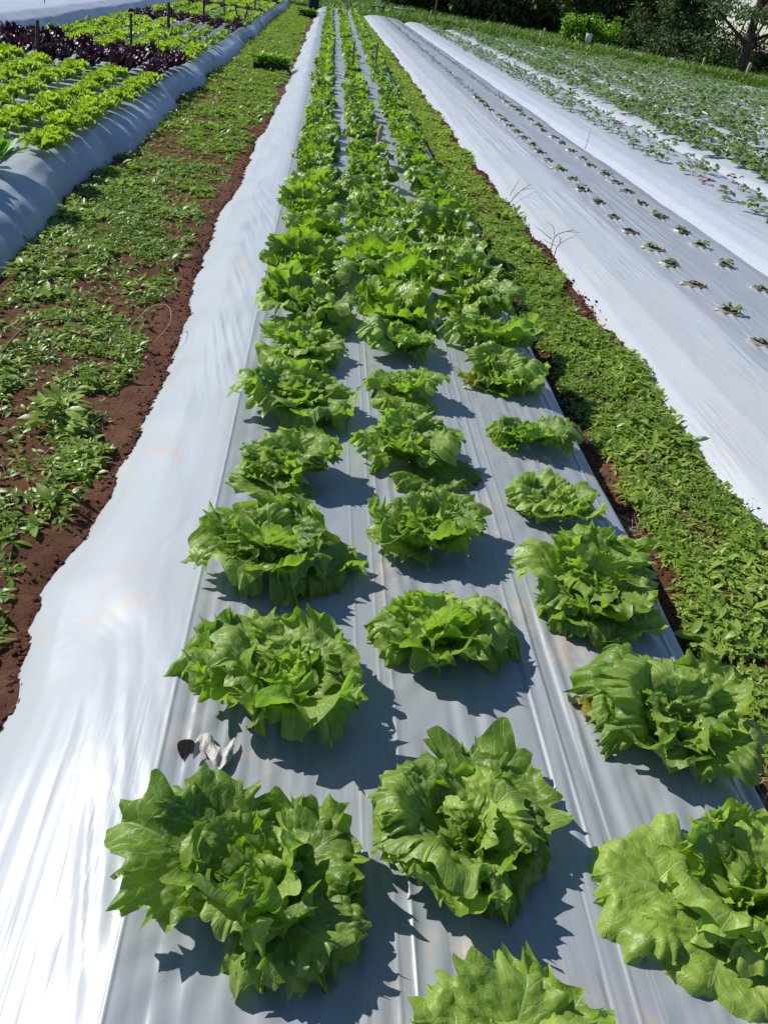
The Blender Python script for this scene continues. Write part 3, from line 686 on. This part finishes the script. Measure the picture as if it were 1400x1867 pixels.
weeds(g, 1500, (-2.3, -.6), (1.2, 9), lambda x, y: dL(x, y)*.8, .055, .06, False, WEED, 'weeds', 'scattered larger weeds over the wide left path')
# bigger broad-leaved weeds, each one countable
bw = []
for k in range(4):
    gg = np.random.default_rng(500+k); n = 46; az = gg.uniform(0, 6.28, n); r_ = .075*np.sqrt(gg.uniform(0, 1, n))
    P = np.stack([np.cos(az)*r_, np.sin(az)*r_, .075*(1-.6*(r_/.075)**2)*gg.uniform(.4, 1, n)], 1); A = Acc()
    V, F, I = leaves(P, az+gg.uniform(-.8, .8, n), gg.uniform(-.1, .8, n), gg.uniform(.035, .065, n), .024, .35, gg.uniform(-.4, .4, n), .25); A.add(V, F, gg.uniform(.3, 1, n)[I])
    bw.append(A.mk('broadleaf_weed', WEED, link=False))
for k, (x, y, s, lab) in enumerate([(-.80, 2.62, 1.25, 'bushy broad-leaved weed on bare soil halfway along the left film edge'), (-.93, 3.35, .9, 'clump of broad-leaved weed behind the bushiest one'),
        (-1.35, 4.05, 1.1, 'tall weed at the foot of the shaded film side'), (-1.12, 2.28, .9, 'leafy weed near the left photo edge, above the pale-leaved one'), (-.80, 4.0, .9, 'weed clump beside the thin arched twig'),
        (-.98, 1.72, .75, 'pale large-leaved weed at the left photo edge near the film'), (-.86, 5.4, 1.0, 'weed clump on soil where the left film edge bulges'), (-1.42, 5.2, 1.0, 'weed clump under the buckled film of the left bed')]):
    o = bw[k % 4].copy(); C.objects.link(o); o.location = (x, y, float(gz(x, y))-.005); o.scale = (s,)*3; o.rotation_euler = (0, 0, k*1.7); tag(o, lab, 'weed', 'larger broad-leaved weeds on the left path')
# clods and crumbs of soil, and straw litter
def clods(g, N, xr, yr, s):
    A = Acc(); b = np.array([[1, 0, 0], [0, 1, 0], [-1, 0, 0], [0, -1, 0], [.6, .6, .8], [-.6, .6, .7], [-.6, -.6, .8], [.6, -.6, .7]], float)
    F = np.array([[0, 1, 5, 4], [1, 2, 6, 5], [2, 3, 7, 6], [3, 0, 4, 7], [4, 5, 6, 7]])
    x = g.uniform(*xr, N); y = g.uniform(*yr, N); z = gz(x, y); r = s*g.uniform(.3, 1, N)**2
    V = (b[None]*g.uniform(.6, 1.3, (N, 8, 3))*r[:, None, None]+np.stack([x, y, z-.1*r], 1)[:, None]).reshape(-1, 3)
    A.add(V, (F[None]+np.arange(N)[:, None, None]*8).reshape(-1, 4)); return A
A = clods(g, 7000, (-1.5, -.50), (1.0, 9), .007)
for q in (clods(g, 5000, (1.1, 1.32), (.9, 9), .011), clods(g, 4000, (1.60, 1.74), (1.5, 12), .013)):
    A.add(q.V[0], q.F[0])
def edge_clods(N, y0, y1, ex, zf, s_):
    q = clods(g, N, (0, 1), (y0, y1), s_); v = q.V[0].copy().reshape(-1, 8, 3); yc = v[:, :, 1].mean(1); dx = ex(yc)+np.abs(g.normal(0, .022, N))*np.where(g.uniform(0, 1, N) < .5, 1, -1)
    sh = dx-v[:, :, 0].mean(1); z0 = v[:, :, 2].mean(1); v[:, :, 0] += sh[:, None]; v[:, :, 2] += (np.maximum(zf(dx, yc), gz(dx, yc))-z0+.002)[:, None]; A.add(v.reshape(-1, 3), q.F[0])
def film_edge(y):                                                     # where the left flank dives into the soil
    xs_ = np.arange(-.68, -.50, .01); XX, YY = np.meshgrid(xs_, y); px = main_x(XX, YY); ok = main_z(XX, YY) > gz(px, YY); i = ok.argmax(1); return px[np.arange(len(y)), i]
edge_clods(2600, 1.0, 10, film_edge, lambda x, y: np.full(len(x), -.3), .011)
edge_clods(700, 2.0, 12, lambda y: 1.665+.03*np.sin(y*3), lambda x, y: np.interp(x, [1.68, 1.76, 1.92], [-.15, -.09, -.035]), .012)
tag(A.mk('soil_clods', SOIL), 'crumbs and clods of red soil along the film edges', 'soil crumbs', None, 'stuff')
A = Acc()
for (cx, cy, r, n) in [(1.19, 2.22, .07, 130), (1.17, 1.12, .07, 90), (1.2, 1.45, .06, 40), (1.22, 3.0, .07, 40), (-.9, 2.3, .3, 40), (-1.0, 4.5, .5, 50), (1.65, 4.4, .3, 60), (1.45, 2.5, .8, 90), (1.45, 5, 1.2, 90), (-1.1, 2.6, .6, 60), (-1.2, 5.5, 1.2, 120)]:
    x = cx+g.normal(0, r*.4, n); y = cy+g.normal(0, r, n); P = np.stack([x, y, gz(x, y)+g.uniform(.004, .03, n)], 1)
    V, F, I = leaves(P, g.uniform(0, 6.28, n), g.uniform(-.2, .5, n), g.uniform(.03, .09, n), .002, g.uniform(-.2, .4, n), 0, .1); A.add(V, F, .5)
tag(A.mk('dry_straw', DRY), 'dry straw and dead roots lying beside the film edges', 'straw', None, 'stuff')

# ---------------------------------------------------------------- twigs, stakes, trays, benches
def twig(name, strands, lab, mat=TWIG):
    A = Acc()
    for P, r in strands:
        P = np.array(P, float); t = np.linspace(0, len(P)-1, len(P)*5); Q = np.stack([np.interp(t, range(len(P)), P[:, k]) for k in range(3)], 1)
        k3 = np.pad(Q, ((2, 2), (0, 0)), mode='edge'); Q = (k3[:-4]+k3[1:-3]+k3[2:-2]+k3[3:-1]+k3[4:])/5
        V, F = tube(Q, np.linspace(r, r*.4, len(Q)), 6); A.add(V, F)
    return tag(A.mk(name, mat), lab, 'twig', 'twigs lying on the ground')
twig('twig', [([(1.68, 5.55, -.10), (1.74, 5.75, -.03), (1.84, 5.83, -.01), (1.93, 5.88, .0)], .004), ([(1.74, 5.75, -.03), (1.76, 5.88, .0), (1.72, 5.98, .01)], .003), ([(1.84, 5.83, -.01), (1.93, 5.76, .01)], .0025), ([(1.72, 5.70, -.05), (1.66, 5.85, -.03), (1.64, 5.98, -.03)], .003)],
     'dark branched twig lying on the left edge of the silvery film')
twig('twig', [([(1.66, 7.0, -.12), (1.78, 7.15, -.02), (1.9, 7.3, .02)], .004), ([(1.78, 7.15, -.02), (1.86, 7.1, .02)], .003), ([(1.70, 7.2, -.1), (1.84, 7.5, .03)], .003)], 'small forked twig on the silvery film edge, behind the branched one')
twig('twig', [([(-1.17, 3.05, -.145), (-1.14, 3.3, -.10), (-1.0, 3.42, -.09), (-.86, 3.3, -.13)], .005), ([(-1.13, 3.15, -.13), (-1.0, 3.1, -.12), (-.8, 3.05, -.14)], .004)], 'curved brown twig among the weeds of the left path')
twig('twig', [([(-.76, 3.45, -.14), (-.66, 3.58, -.05), (-.58, 3.55, -.035), (-.55, 3.4, -.06), (-.62, 3.3, -.13)], .003)], 'thin pale twig arching onto the left film edge', DRY)
twig('twig', [([(3.10, 9.9, .0), (3.12, 9.93, .22)], .004)], 'thin upright stick poking from the furrow between the white films', TWIG)
twig('twig', [([(-5.75, 17.0, .08), (-5.75, 17.0, .32)], .01)], 'short stick standing in the bare film at upper left, left one of two', TWIG)
twig('twig', [([(-4.95, 17.2, .06), (-4.95, 17.2, .30)], .01)], 'short stick standing in the bare film at upper left, right one of two', TWIG)

def stake(x, y, z, h, r, lab, mat=WOOD, lean=(0, 0), grp='stakes marking the lettuce rows', name='wooden_stake', cat='stake'):
    n = 6; t = np.linspace(0, 1, n); P = np.stack([x+lean[0]*t*h+.006*np.sin(t*5+x), y+lean[1]*t*h, z-.04+t*(h+.04)], 1)
    V, F = tube(P, r*(1+.08*np.sin(t*9+y)), 7); A = Acc(); A.add(V, F); o = A.mk(name, mat, smooth=False)
    me = o.data; o.location = (x, y, z); me.transform(Matrix.Translation((-x, -y, -z)))
    return tag(o, lab, cat, grp)
stake(.19, 15.1, 0, .42, .014, 'grey stake in the left lettuce row, leftmost of the three abreast')
stake(.50, 14.75, 0, .44, .015, 'grey stake in the middle lettuce row, between two others abreast')
stake(.90, 15.3, 0, .44, .016, 'grey stake in the right lettuce row, at the edge of the bed')
stake(.74, 32.6, 0, .55, .02, 'dark far stake near the end of the lettuce bed')
stake(.57, 8.06, 0, .20, .022, 'short brown stub of a stake in the middle lettuce row', PALEW, (.15, .1))
for x, y, h, r, lab, lean in [(-2.37, 11.75, .50, .016, 'dark stake just behind the nearest dark red lettuces', (0, 0)), (-2.57, 15.8, .48, .026, 'thick short stake amid the pale lettuces of the left bed', (0, 0)),
        (-2.48, 19.6, .45, .024, 'stake beside the second red block of the left bed', (0, 0)), (-3.25, 23.0, .55, .02, 'stake by the far side of the second red block', (0, 0)), (-3.0, 10.0, .42, .020, 'leaning stake within the nearest dark red lettuces at far left', (.06, 0)),
        (-1.95, 26.5, .9, .022, 'tall stake in the far part of the left bed', (.0, 0)), (-2.35, 22.5, .38, .018, 'short dark stake beyond the second red block', (-.1, 0)), (-1.85, 21.8, .36, .018, 'short leaning stake at the second red block, one of a crossed pair', (.22, 0)),
        (-1.96, 21.8, .36, .018, 'second leaning stake of the crossed pair by the red block', (-.30, 0)), (-2.6, 30, .7, .02, 'far thin stake near the top of the left bed', (0, 0))]:
    stake(x, y, .04, h, r, lab, DARKW, lean, 'stakes of the left bed')

def tray(x, y, s, lab, seed):
    root = empty('seedling_tray', (x, y, ZP+.02), .1)
    A = Acc(); L_, W_, h = .56*s, .30*s, .07*s
    for v in (box((0, 0, .01), (L_, W_, .012)), box((0, W_/2, h/2+.002), (L_+.01, .012, h)), box((0, -W_/2, h/2+.002), (L_+.01, .012, h)), box((L_/2, 0, h/2+.004), (.012, W_-.016, h)), box((-L_/2, 0, h/2+.004), (.012, W_-.016, h))): A.add(*v)
    A.mk('tray', BLACKP, root, False); mk('potting_soil', *box((0, 0, h*.5), (L_-.02, W_-.02, h*.6)), HOLE, root, smooth=False)
    gg = np.random.default_rng(seed); A = Acc(); n = 420; P = np.stack([gg.uniform(-L_/2, L_/2, n), gg.uniform(-W_/2, W_/2, n), h+gg.uniform(0, .10, n)*s], 1)
    V, F, I = leaves(P, gg.uniform(0, 6.28, n), gg.uniform(.0, 1.3, n), gg.uniform(.06, .11, n)*s, .05*s, .25, gg.uniform(-.4, .4, n), .2); A.add(V, F, gg.uniform(.3, 1, n)[I])
    A.mk('seedling_foliage', BUSHL, root); return tag(root, lab, 'seedling tray', 'seedling trays on the left path')
tray(-.80, 14.9, 1.0, 'black tray full of green lettuce seedlings on the grassy path', 21)
tray(-.62, 33.5, 1.2, 'tray of pale seedlings on the path at the feet of the person', 22)
def bench(x, y, L_, h, lab, rz, mat):
    root = empty('bench', (x, y, float(gz(x, y))), rz); mk('seat', *box((0, 0, h), (L_, .3, .05)), mat, root, smooth=False)
    for sx in (-1, 1):
        for sy in (-1, 1): mk('leg', *box((sx*(L_/2-.06), sy*.11, h/2-.013), (.06, .05, h-.027)), mat, root, smooth=False)
    return tag(root, lab, 'bench', 'low benches past the end of the beds')
BLUEP = plain_mat('blue_grey_paint', (.03, .06, .09), (.06, .10, .14), 10, .6); GREYP = plain_mat('pale_grey_paint', (.22, .27, .27), (.34, .38, .38), 10, .6)
bench(2.6, 47.5, .62, .34, 'small dark blue bench on the grass past the end of the beds', -.2, BLUEP)
bench(4.3, 52.5, 1.1, .30, 'long pale grey bench on the grass, right of the dark blue one', -.3, GREYP)

# ---------------------------------------------------------------- person
def person(x, y):
    root = empty('person', (x, y, ZP), 0)
    sk = bpy.data.meshes.new('body'); 
    J = [(0, 0, .92), (0, 0, 1.12), (0, .01, 1.32), (0, .01, 1.42), (0, .0, 1.50), (0, -.02, 1.60), (0, -.01, 1.66),        # pelvis .. head
         (.09, 0, .88), (.10, -.01, .48), (.095, .02, .09), (.10, -.11, .035),
         (-.09, 0, .88), (-.10, .02, .48), (-.105, .04, .09), (-.12, -.09, .035),
         (.17, .01, 1.38), (.22, -.01, 1.10), (.20, -.16, .93), (-.17, .01, 1.38), (-.22, -.01, 1.10), (-.20, -.16, .93)]
    Ed = [(0, 1), (1, 2), (2, 3), (3, 4), (4, 5), (5, 6), (0, 7), (7, 8), (8, 9), (9, 10), (0, 11), (11, 12), (12, 13), (13, 14), (3, 15), (15, 16), (16, 17), (3, 18), (18, 19), (19, 20)]
    Rr = [.14, .125, .14, .08, .05, .085, .08, .095, .06, .042, .035, .095, .06, .042, .035, .055, .042, .028, .055, .042, .028]
    base_i = {17: 1, 20: -1}
    for wi, sg in base_i.items():
        wx, wy, wz = J[wi]
        J.append((wx, wy-.05, wz-.03)); Rr.append(.030); pi_ = len(J)-1; Ed.append((wi, pi_))
        for f, (ox, ln) in enumerate([(-.03, .055), (-.01, .068), (.01, .064), (.03, .05)]):
            J.append((wx+ox, wy-.09, wz-.05)); Rr.append(.009); a = len(J)-1; Ed.append((pi_, a)); J.append((wx+ox, wy-.09-ln*.5, wz-.05-ln*.7)); Rr.append(.008); Ed.append((a, a+1))
        J.append((wx-sg*.045, wy-.06, wz-.02)); Rr.append(.010); a = len(J)-1; Ed.append((pi_, a)); J.append((wx-sg*.055, wy-.09, wz-.045)); Rr.append(.009); Ed.append((a, a+1))
    sk.from_pydata(J, Ed, []); ob = bpy.data.objects.new('body', sk); C.objects.link(ob); ob.parent = root
    md = ob.modifiers.new('skin', 'SKIN'); md.use_smooth_shade = True
    for v, r in zip(sk.skin_vertices[0].data, Rr): v.radius = (r, r)
    sk.skin_vertices[0].data[0].use_root = True
    ss_ = ob.modifiers.new('sub', 'SUBSURF'); ss_.levels = 2; ss_.render_levels = 2
    sk.materials.append(plain_mat('skin', (.22, .12, .08), (.28, .16, .11), 20, .6, .1))
    cloth = plain_mat('navy_cloth', (.010, .013, .022), (.02, .025, .04), 25, .9, .5); trou = plain_mat('dark_trouser_cloth', (.012, .012, .016), (.022, .022, .028), 25, .9, .5)
    n = 28; a = np.arange(n)*2*PI/n; prof = [(.205, .155, .27), (.195, .145, .50), (.18, .14, .85), (.155, .12, 1.05), (.185, .13, 1.28), (.19, .11, 1.38), (.10, .09, 1.45), (.065, .065, 1.47)]
    V = np.concatenate([np.stack([np.cos(a)*rx*(1+.05*np.sin(a*7)*(z < .6)), np.sin(a)*ry*(1+.05*np.sin(a*5+1)*(z < .6)), np.full(n, z)], 1) for rx, ry, z in prof]); mk('long_coat', V, gridF(len(prof), n, True), cloth, root)
    A = Acc()
    for s in (1, -1):
        V, F = tube([(s*.15, .01, 1.40), (s*.19, .01, 1.36), (s*.225, -.01, 1.10), (s*.205, -.13, .95)], [.06, .068, .055, .042], 12); A.add(V, F)
    A.mk('sleeve', cloth, root)
    for s, P in ((1, [(.10, 0, .85), (.10, -.01, .48), (.095, .02, .10), (.095, .02, .06)]), (-1, [(-.10, 0, .85), (-.10, .02, .48), (-.105, .04, .10), (-.105, .04, .06)])):
        V, F = tube(P, [.10, .078, .062, .062], 14, False); mk('trouser_leg', V, F, trou, root)
        P = np.array(P[-1]); V, F = tube([P+(0, .05, -.02), P+(0, 0, -.015), P+(0, -.09, -.03), P+(0, -.15, -.035)], [.035, .05, .045, .03], 10); mk('boot', V, F, BLACKP, root)
    # head details
    A = Acc(); V, F = tube([(0, -.085, 1.605), (0, -.108, 1.585), (0, -.10, 1.575)], [.008, .013, .010], 8); A.add(V, F)
    for s in (1, -1): V, F = tube([(s*.08, 0, 1.63), (s*.09, .0, 1.60), (s*.083, 0, 1.57)], [.008, .014, .008], 8); A.add(V, F)
    A.mk('nose_and_ears', sk.materials[0], root)
    A = Acc()
    for s in (1, -1): V, F = tube([(s*.03, -.088, 1.62), (s*.03, -.096, 1.62)], [.011, .007], 8); A.add(V, F)
    A.mk('eyes', BLACKP, root); mk('mouth', *box((0, -.096, 1.545), (.045, .008, .008)), plain_mat('lips', (.25, .08, .07), (.28, .1, .08)), root)
    prof = [(.088, 1.60), (.097, 1.66), (.09, 1.72), (.05, 1.755), (.005, 1.765)]
    V = np.concatenate([np.stack([np.cos(a)*r, np.sin(a)*r+.012, z+.03*(np.sin(a) < -.3)*(r > .085)+0*a], 1) for r, z in prof]); mk('hair', V, gridF(len(prof), n, True), DARKW, root)
    return tag(root, 'person in long dark coat and dark trousers standing at the far end of the path', 'person')
person(-.47, 35.8)

# ---------------------------------------------------------------- grass bank, fence, signs, shrubs, trees
def inv(px, py, z=ZP):                                                # ground point seen at a pixel of the survey photo
    d = RM@np.array([px-700., py-933.5, 1460.]); t = (z-H)/d[2]; return d[0]*t, d[1]*t
g = np.random.default_rng(31)
def grass(n, xf, yf, L, name, lab, mat=GRASS, nb=1):
    x = xf(n); y = yf(x, n); ok = np.ones(n, bool); P = np.stack([x, y, gz(x, y)-.01], 1); pt = vn(x*1.2, y*1.2, 90)
    A = Acc(); V, F, I = leaves(P, g.uniform(0, 6.28, n), g.uniform(.6, 1.5, n), L*g.uniform(.5, 1.2, n)*(.6+.8*vn(x*.7, y*.7, 91)), L*.18, g.uniform(.1, .5, n), g.uniform(-.5, .5, n), .2, True); A.add(V, F, np.clip(pt*.8+g.uniform(-.1, .4, n), 0, 1)[I])
    return tag(A.mk(name, mat), lab, 'grass', None, 'stuff')
grass(52000, lambda n: g.uniform(-2, 20, n), lambda x, n: yend(x)+.3+g.uniform(0, 1, n)**1.2*6, .22, 'grass', 'lush green grass on the bank along the end of the field')
grass(45000, lambda n: g.uniform(-6, 24, n), lambda x, n: yend(x)+6+g.uniform(0, 1, n)*16, .34, 'grass', 'rougher grass between the bank and the trees')
posts = [((790, 37), 1.35, .045, WOOD, 'tall grey fence post standing before the dark trees, leftmost tall one'), ((877, 45), 1.0, .05, WOOD, 'fence post of pale wood below the creeper-clad tree'),
         ((907, 48), .62, .04, WOOD, 'short slanting fence post right of the pale one'), ((946, 52), .5, .05, WOOD, 'half-hidden fence post in the grass before the gap'), ((989, 78), .55, .05, PALEW, 'pale short post left of the bright bush'),
         ((1020, 82), .38, .05, PALEW, 'low pale post just left of the bright bush'), ((1042, 66), .55, .05, WOOD, 'leaning post behind the bright bush'), ((1193, 115), .6, .04, WOOD, 'thin grey post left of the blue-white sign'),
         ((1277, 133), .52, .055, PALEW, 'bright sunlit post right of the blue-white sign'), ((1338, 143), .34, .04, WOOD, 'short dull post left of the thick pale one'), ((1354, 147), .62, .075, PALEW, 'thick pale post near the right photo edge'),
         ((1382, 149), .42, .035, WOOD, 'small post at the right photo edge with a cross piece'), ((731, 22), .8, .03, WOOD, 'thin far post left of the tall grey one'), ((706, 20), .9, .03, WOOD, 'thin pale far post above the lettuce bed end')]
for (px, h, r, m, lab) in posts:
    x, y = inv(*px); o = stake(x, y, float(gz(x, y)), h*1.15, r, lab, m, (g.uniform(-.08, .12), 0), 'posts of the field fence', 'fence_post', 'fence post')
def sign(px, w_, h_, hh, lab, mat, name='sign'):
    x, y = inv(*px); z = float(gz(x, y)); root = empty(name, (x, y, z), .15)
    mk('board', *box((0, 0, hh), (w_, .02, h_)), mat, root, smooth=False)
    V, F = tube([(0, .026, -.05), (0, .026, hh+h_*.3)], [.014, .014], 6); mk('post', V, F, PALEW, root); return tag(root, lab, 'sign', 'small signs at the field end')
sign((1064, 104), .26, .30, .40, 'small white sign board on a stick at the end of the strawberry rows', plain_mat('white_board', (.6, .62, .6), (.7, .7, .7), 5, .5, .1))
sign((1222, 128), .30, .30, .30, 'small pale blue sign board in the grass, right of the white one', plain_mat('pale_blue_board', (.42, .52, .58), (.5, .58, .62), 5, .5, .1))

def tree(name, x, y, h, cr, seed, mat, lab, n=9000, open_=0., ls=.22, trunk_h=.35, grp='trees at the field end', cat='tree', limbs=8):
    gg = np.random.default_rng(seed); root = empty(name, (x, y, ZP-.1)); A = Acc(); tips = []
    th = h*trunk_h; lean = gg.uniform(-.08, .08, 2)*h
    V, F = tube([(0, 0, 0), (lean[0]*.2, lean[1]*.2, th*.5), (lean[0]*.4, lean[1]*.4, th), (lean[0]*.7, lean[1]*.7, h*.7), (lean[0], lean[1], h*.93)], np.array([.045, .035, .028, .014, .004])*h*.8, 9); A.add(V, F)
    for k in range(limbs):
        t = gg.uniform(.25, 1)if k else .3; zb = th*(.55+.45*t)+(h*.55-th)*max(0, t-.4); az = k*2.4+gg.uniform(-.5, .5); el = gg.uniform(.4, 1.1); ln = cr*gg.uniform(.7, 1.15)
        b = np.array([lean[0]*zb/h, lean[1]*zb/h, zb]); d = np.array([math.cos(az)*math.cos(el), math.sin(az)*math.cos(el), math.sin(el)])
        P = [b, b+d*ln*.35+gg.normal(0, .06, 3)*cr, b+d*ln*.7+(0, 0, .1*ln)+gg.normal(0, .08, 3)*cr, b+d*ln+(0, 0, .25*ln)+gg.normal(0, .08, 3)*cr]
        V, F = tube(P, np.array([.016, .011, .007, .002])*h*.8, 6); A.add(V, F); tips += [P[2], P[3]]
        for j in range(3):
            s0 = np.array(P[1+j % 2]); d2 = gg.normal(0, 1, 3); d2[2] = abs(d2[2])*.7; d2 /= np.linalg.norm(d2); e_ = s0+d2*cr*gg.uniform(.3, .6)
            V, F = tube([s0, (s0+e_)/2+gg.normal(0, .04, 3)*cr, e_], np.array([.006, .004, .0015])*h*.8, 5); A.add(V, F); tips.append(e_)
    A.mk('trunk', BARK, root)
    # crown: leaf clumps at twig ends and through an uneven volume
    nc = int((26 if cr > 1.5 else 14)*(1-open_)+len(tips)*.5); cl = [np.array(t_) for t_ in tips]
    while len(cl) < len(tips)+nc:
        u = gg.normal(0, 1, 3); u /= np.linalg.norm(u); r_ = gg.uniform(.3, 1)**.5
        cl.append(np.array([lean[0]*.6+u[0]*cr*r_, lean[1]*.6+u[1]*cr*r_, h*.50+u[2]*h*.48*r_]))
    cl = np.array(cl); cl[:, 2] = np.where(cl[:, 2] < .3*h*(open_ > .5), .3*h, cl[:, 2]); cl[:, 2] = np.maximum(cl[:, 2], .25)
    ci = gg.integers(0, len(cl), n); cs = gg.uniform(.16, .36, len(cl))*cr*(1-.35*open_); u = gg.normal(0, 1, (n, 3)); u /= np.linalg.norm(u, axis=1)[:, None]
    P = cl[ci]+u*(cs[ci]*gg.uniform(.25, 1, n)**.5)[:, None]*np.array([1, 1, .75]); P[:, 2] = np.maximum(P[:, 2], .12)
    tn = gg.uniform(0, 1, len(cl))
    A = Acc(); V, F, I = leaves(P, gg.uniform(0, 6.28, n), gg.uniform(-1.1, .9, n), ls*gg.uniform(.5, 1.2, n), ls*gg.uniform(.3, .55, n), .2, gg.uniform(-1.2, 1.2, n), .1, True); A.add(V, F, np.clip(tn[ci]*.7+gg.uniform(0, .35, n), 0, 1)[I])
    A.mk('crown', mat, root); return tag(root, lab, cat, grp)
TR = [(5.0, 66, 8, 3.2, TREEL, 'dense dark tree at the left end of the wood'), (8.5, 65, 9, 3.3, TREEP, 'olive green tree second from the left end of the wood'), (11.5, 63, 9, 3.2, TREEL, 'creeper-clad deep green tree behind the pale fence post'),
      (14.5, 60, 10, 3.2, TREEL, 'very dark tree behind the gap left of the bright bush'), (17.5, 62, 10, 3.4, TREEP, 'greyish tree rising behind the bright bush'), (15.8, 54, 8.5, 2.8, TREEL, 'dark tree directly behind the bright bush'),
      (18.2, 52.5, 9, 2.8, TREEP, 'thin-leaved olive tree right of the bright bush'), (17.6, 48, 7, 2.1, TREEL, 'dark tree behind the pale blue sign'), (17.5, 44.5, 8.5, 1.6, TREEP, 'tall grey green tree behind the sunlit post'),
      (20.5, 57, 10, 2.6, TREEL, 'large dark tree in the second rank of the wood'), (13, 72, 10, 3.6, TREEL, 'dark tree in the second rank near the left end'), (7.5, 74, 10, 3.6, TREEL, 'rear dark tree at the left end of the wood'),
      (19, 70, 10, 3.8, TREEL, 'rear dark tree in the middle of the wood')]
for k, (x, y, h, cr, m, lab) in enumerate(TR): tree('tree', x, y, h*.9, cr, 700+k, m, lab, 13000 if m is TREEL else 9000, .1, .32 if m is TREEL else .24, .2)
x, y = inv(1372, 150); tree('tree', x, y+1.5, 8.5, 2.7, 741, TREEP, 'open forked tree with sky showing through at the right photo edge', 5600, .75, .18, .22, limbs=7)
for k, (px, py, h, cr, n, m, lab) in enumerate([(1052, 84, 1.5, 1.05, 2200, BUSHL, 'bright yellow green bush in sun in front of the dark trees'), (1105, 92, 1.1, .9, 1500, BUSHL, 'lower right part of bright growth, a smaller sunlit bush'),
        (1245, 122, 2.0, 1.5, 3200, TREEP, 'rounded olive shrub behind the pale blue sign'), (1310, 136, 1.8, 1.5, 3000, TREEL, 'dark rounded shrub between the two bright posts'), (1180, 108, 1.8, 1.6, 3000, TREEL, 'dark shrub at the foot of the trees left of the pale blue sign'),
        (965, 55, 1.5, 1.3, 2400, TREEP, 'grey green shrub by the gap in the trees'), (850, 38, 2.0, 1.8, 3000, TREEL, 'dark shrub behind the fence left of the creeper-clad tree'), (760, 25, 1.8, 1.8, 3000, TREEL, 'dark shrub at the left start of the wood'),
        (1390, 146, 1.6, 1.4, 2600, TREEL, 'dark undergrowth shrub beneath the open forked tree'), (1000, 66, 1.6, 1.4, 2400, TREEL, 'dark shrub left of the bright bush'), (915, 46, 1.8, 1.6, 2600, TREEL, 'dark shrub right of the creeper-clad tree')]):
    x, y = inv(px, py); tree('bush', x, y+(.8 if m is not BUSHL else .2), h, cr, 760+k, m, lab, n, 0., .18 if m is not BUSHL else .26, .2, 'shrubs at the foot of the wood', 'bush', 6)
for k in range(7):
    tree('bush', 5.5+k*2.4, 60-k*1.1, 3.6, 2.3, 790+k, TREEL, f'{ORD[k]} dark thicket from the left, filling the wood between the trunks', 5000, 0., .42, .15, 'thickets inside the wood', 'bush', 6)
# torn hole in the film between the two front lettuces of the left row
A = Acc(); a = np.arange(18)*2*PI/18; jr = 1+.12*np.sin(a*2+1)
hz = top(-.15, 1.06)+.006
A.add(np.concatenate([np.stack([-.152+.0*a, 1.055+0*a, hz+0*a], 1)+np.stack([np.cos(a)*s*.012*jr+.006*np.sin(a*2)*s, np.sin(a)*s*.028*jr, 0*a], 1) for s in (.03, 1)]), gridF(2, 18, True)); A.mk('tear', HOLE, mulch)  # flat disc laid on the film, shade of the opening painted near-black
n1, n2 = 14, 20; U, W_ = np.meshgrid(np.linspace(0, 1, n1), np.linspace(0, 1, n2), indexing='ij')
V = np.stack([-.132+.075*W_, 1.075-.05*U+.02*np.sin(W_*7), hz+.004+.012*np.sin(U*PI)*(1-W_*.6)+.003*np.sin(W_*22+U*3)+.006*vn(U*5, W_*7, 5)], -1).reshape(-1, 3)
o = mk('film_flap', V, gridF(n1, n2), TORN, mulch); o['label'] = 'crumpled torn flap of film'
print('objects', len(S.objects), 'tris', sum(len(o.data.polygons) for o in S.objects if o.type == 'MESH'))
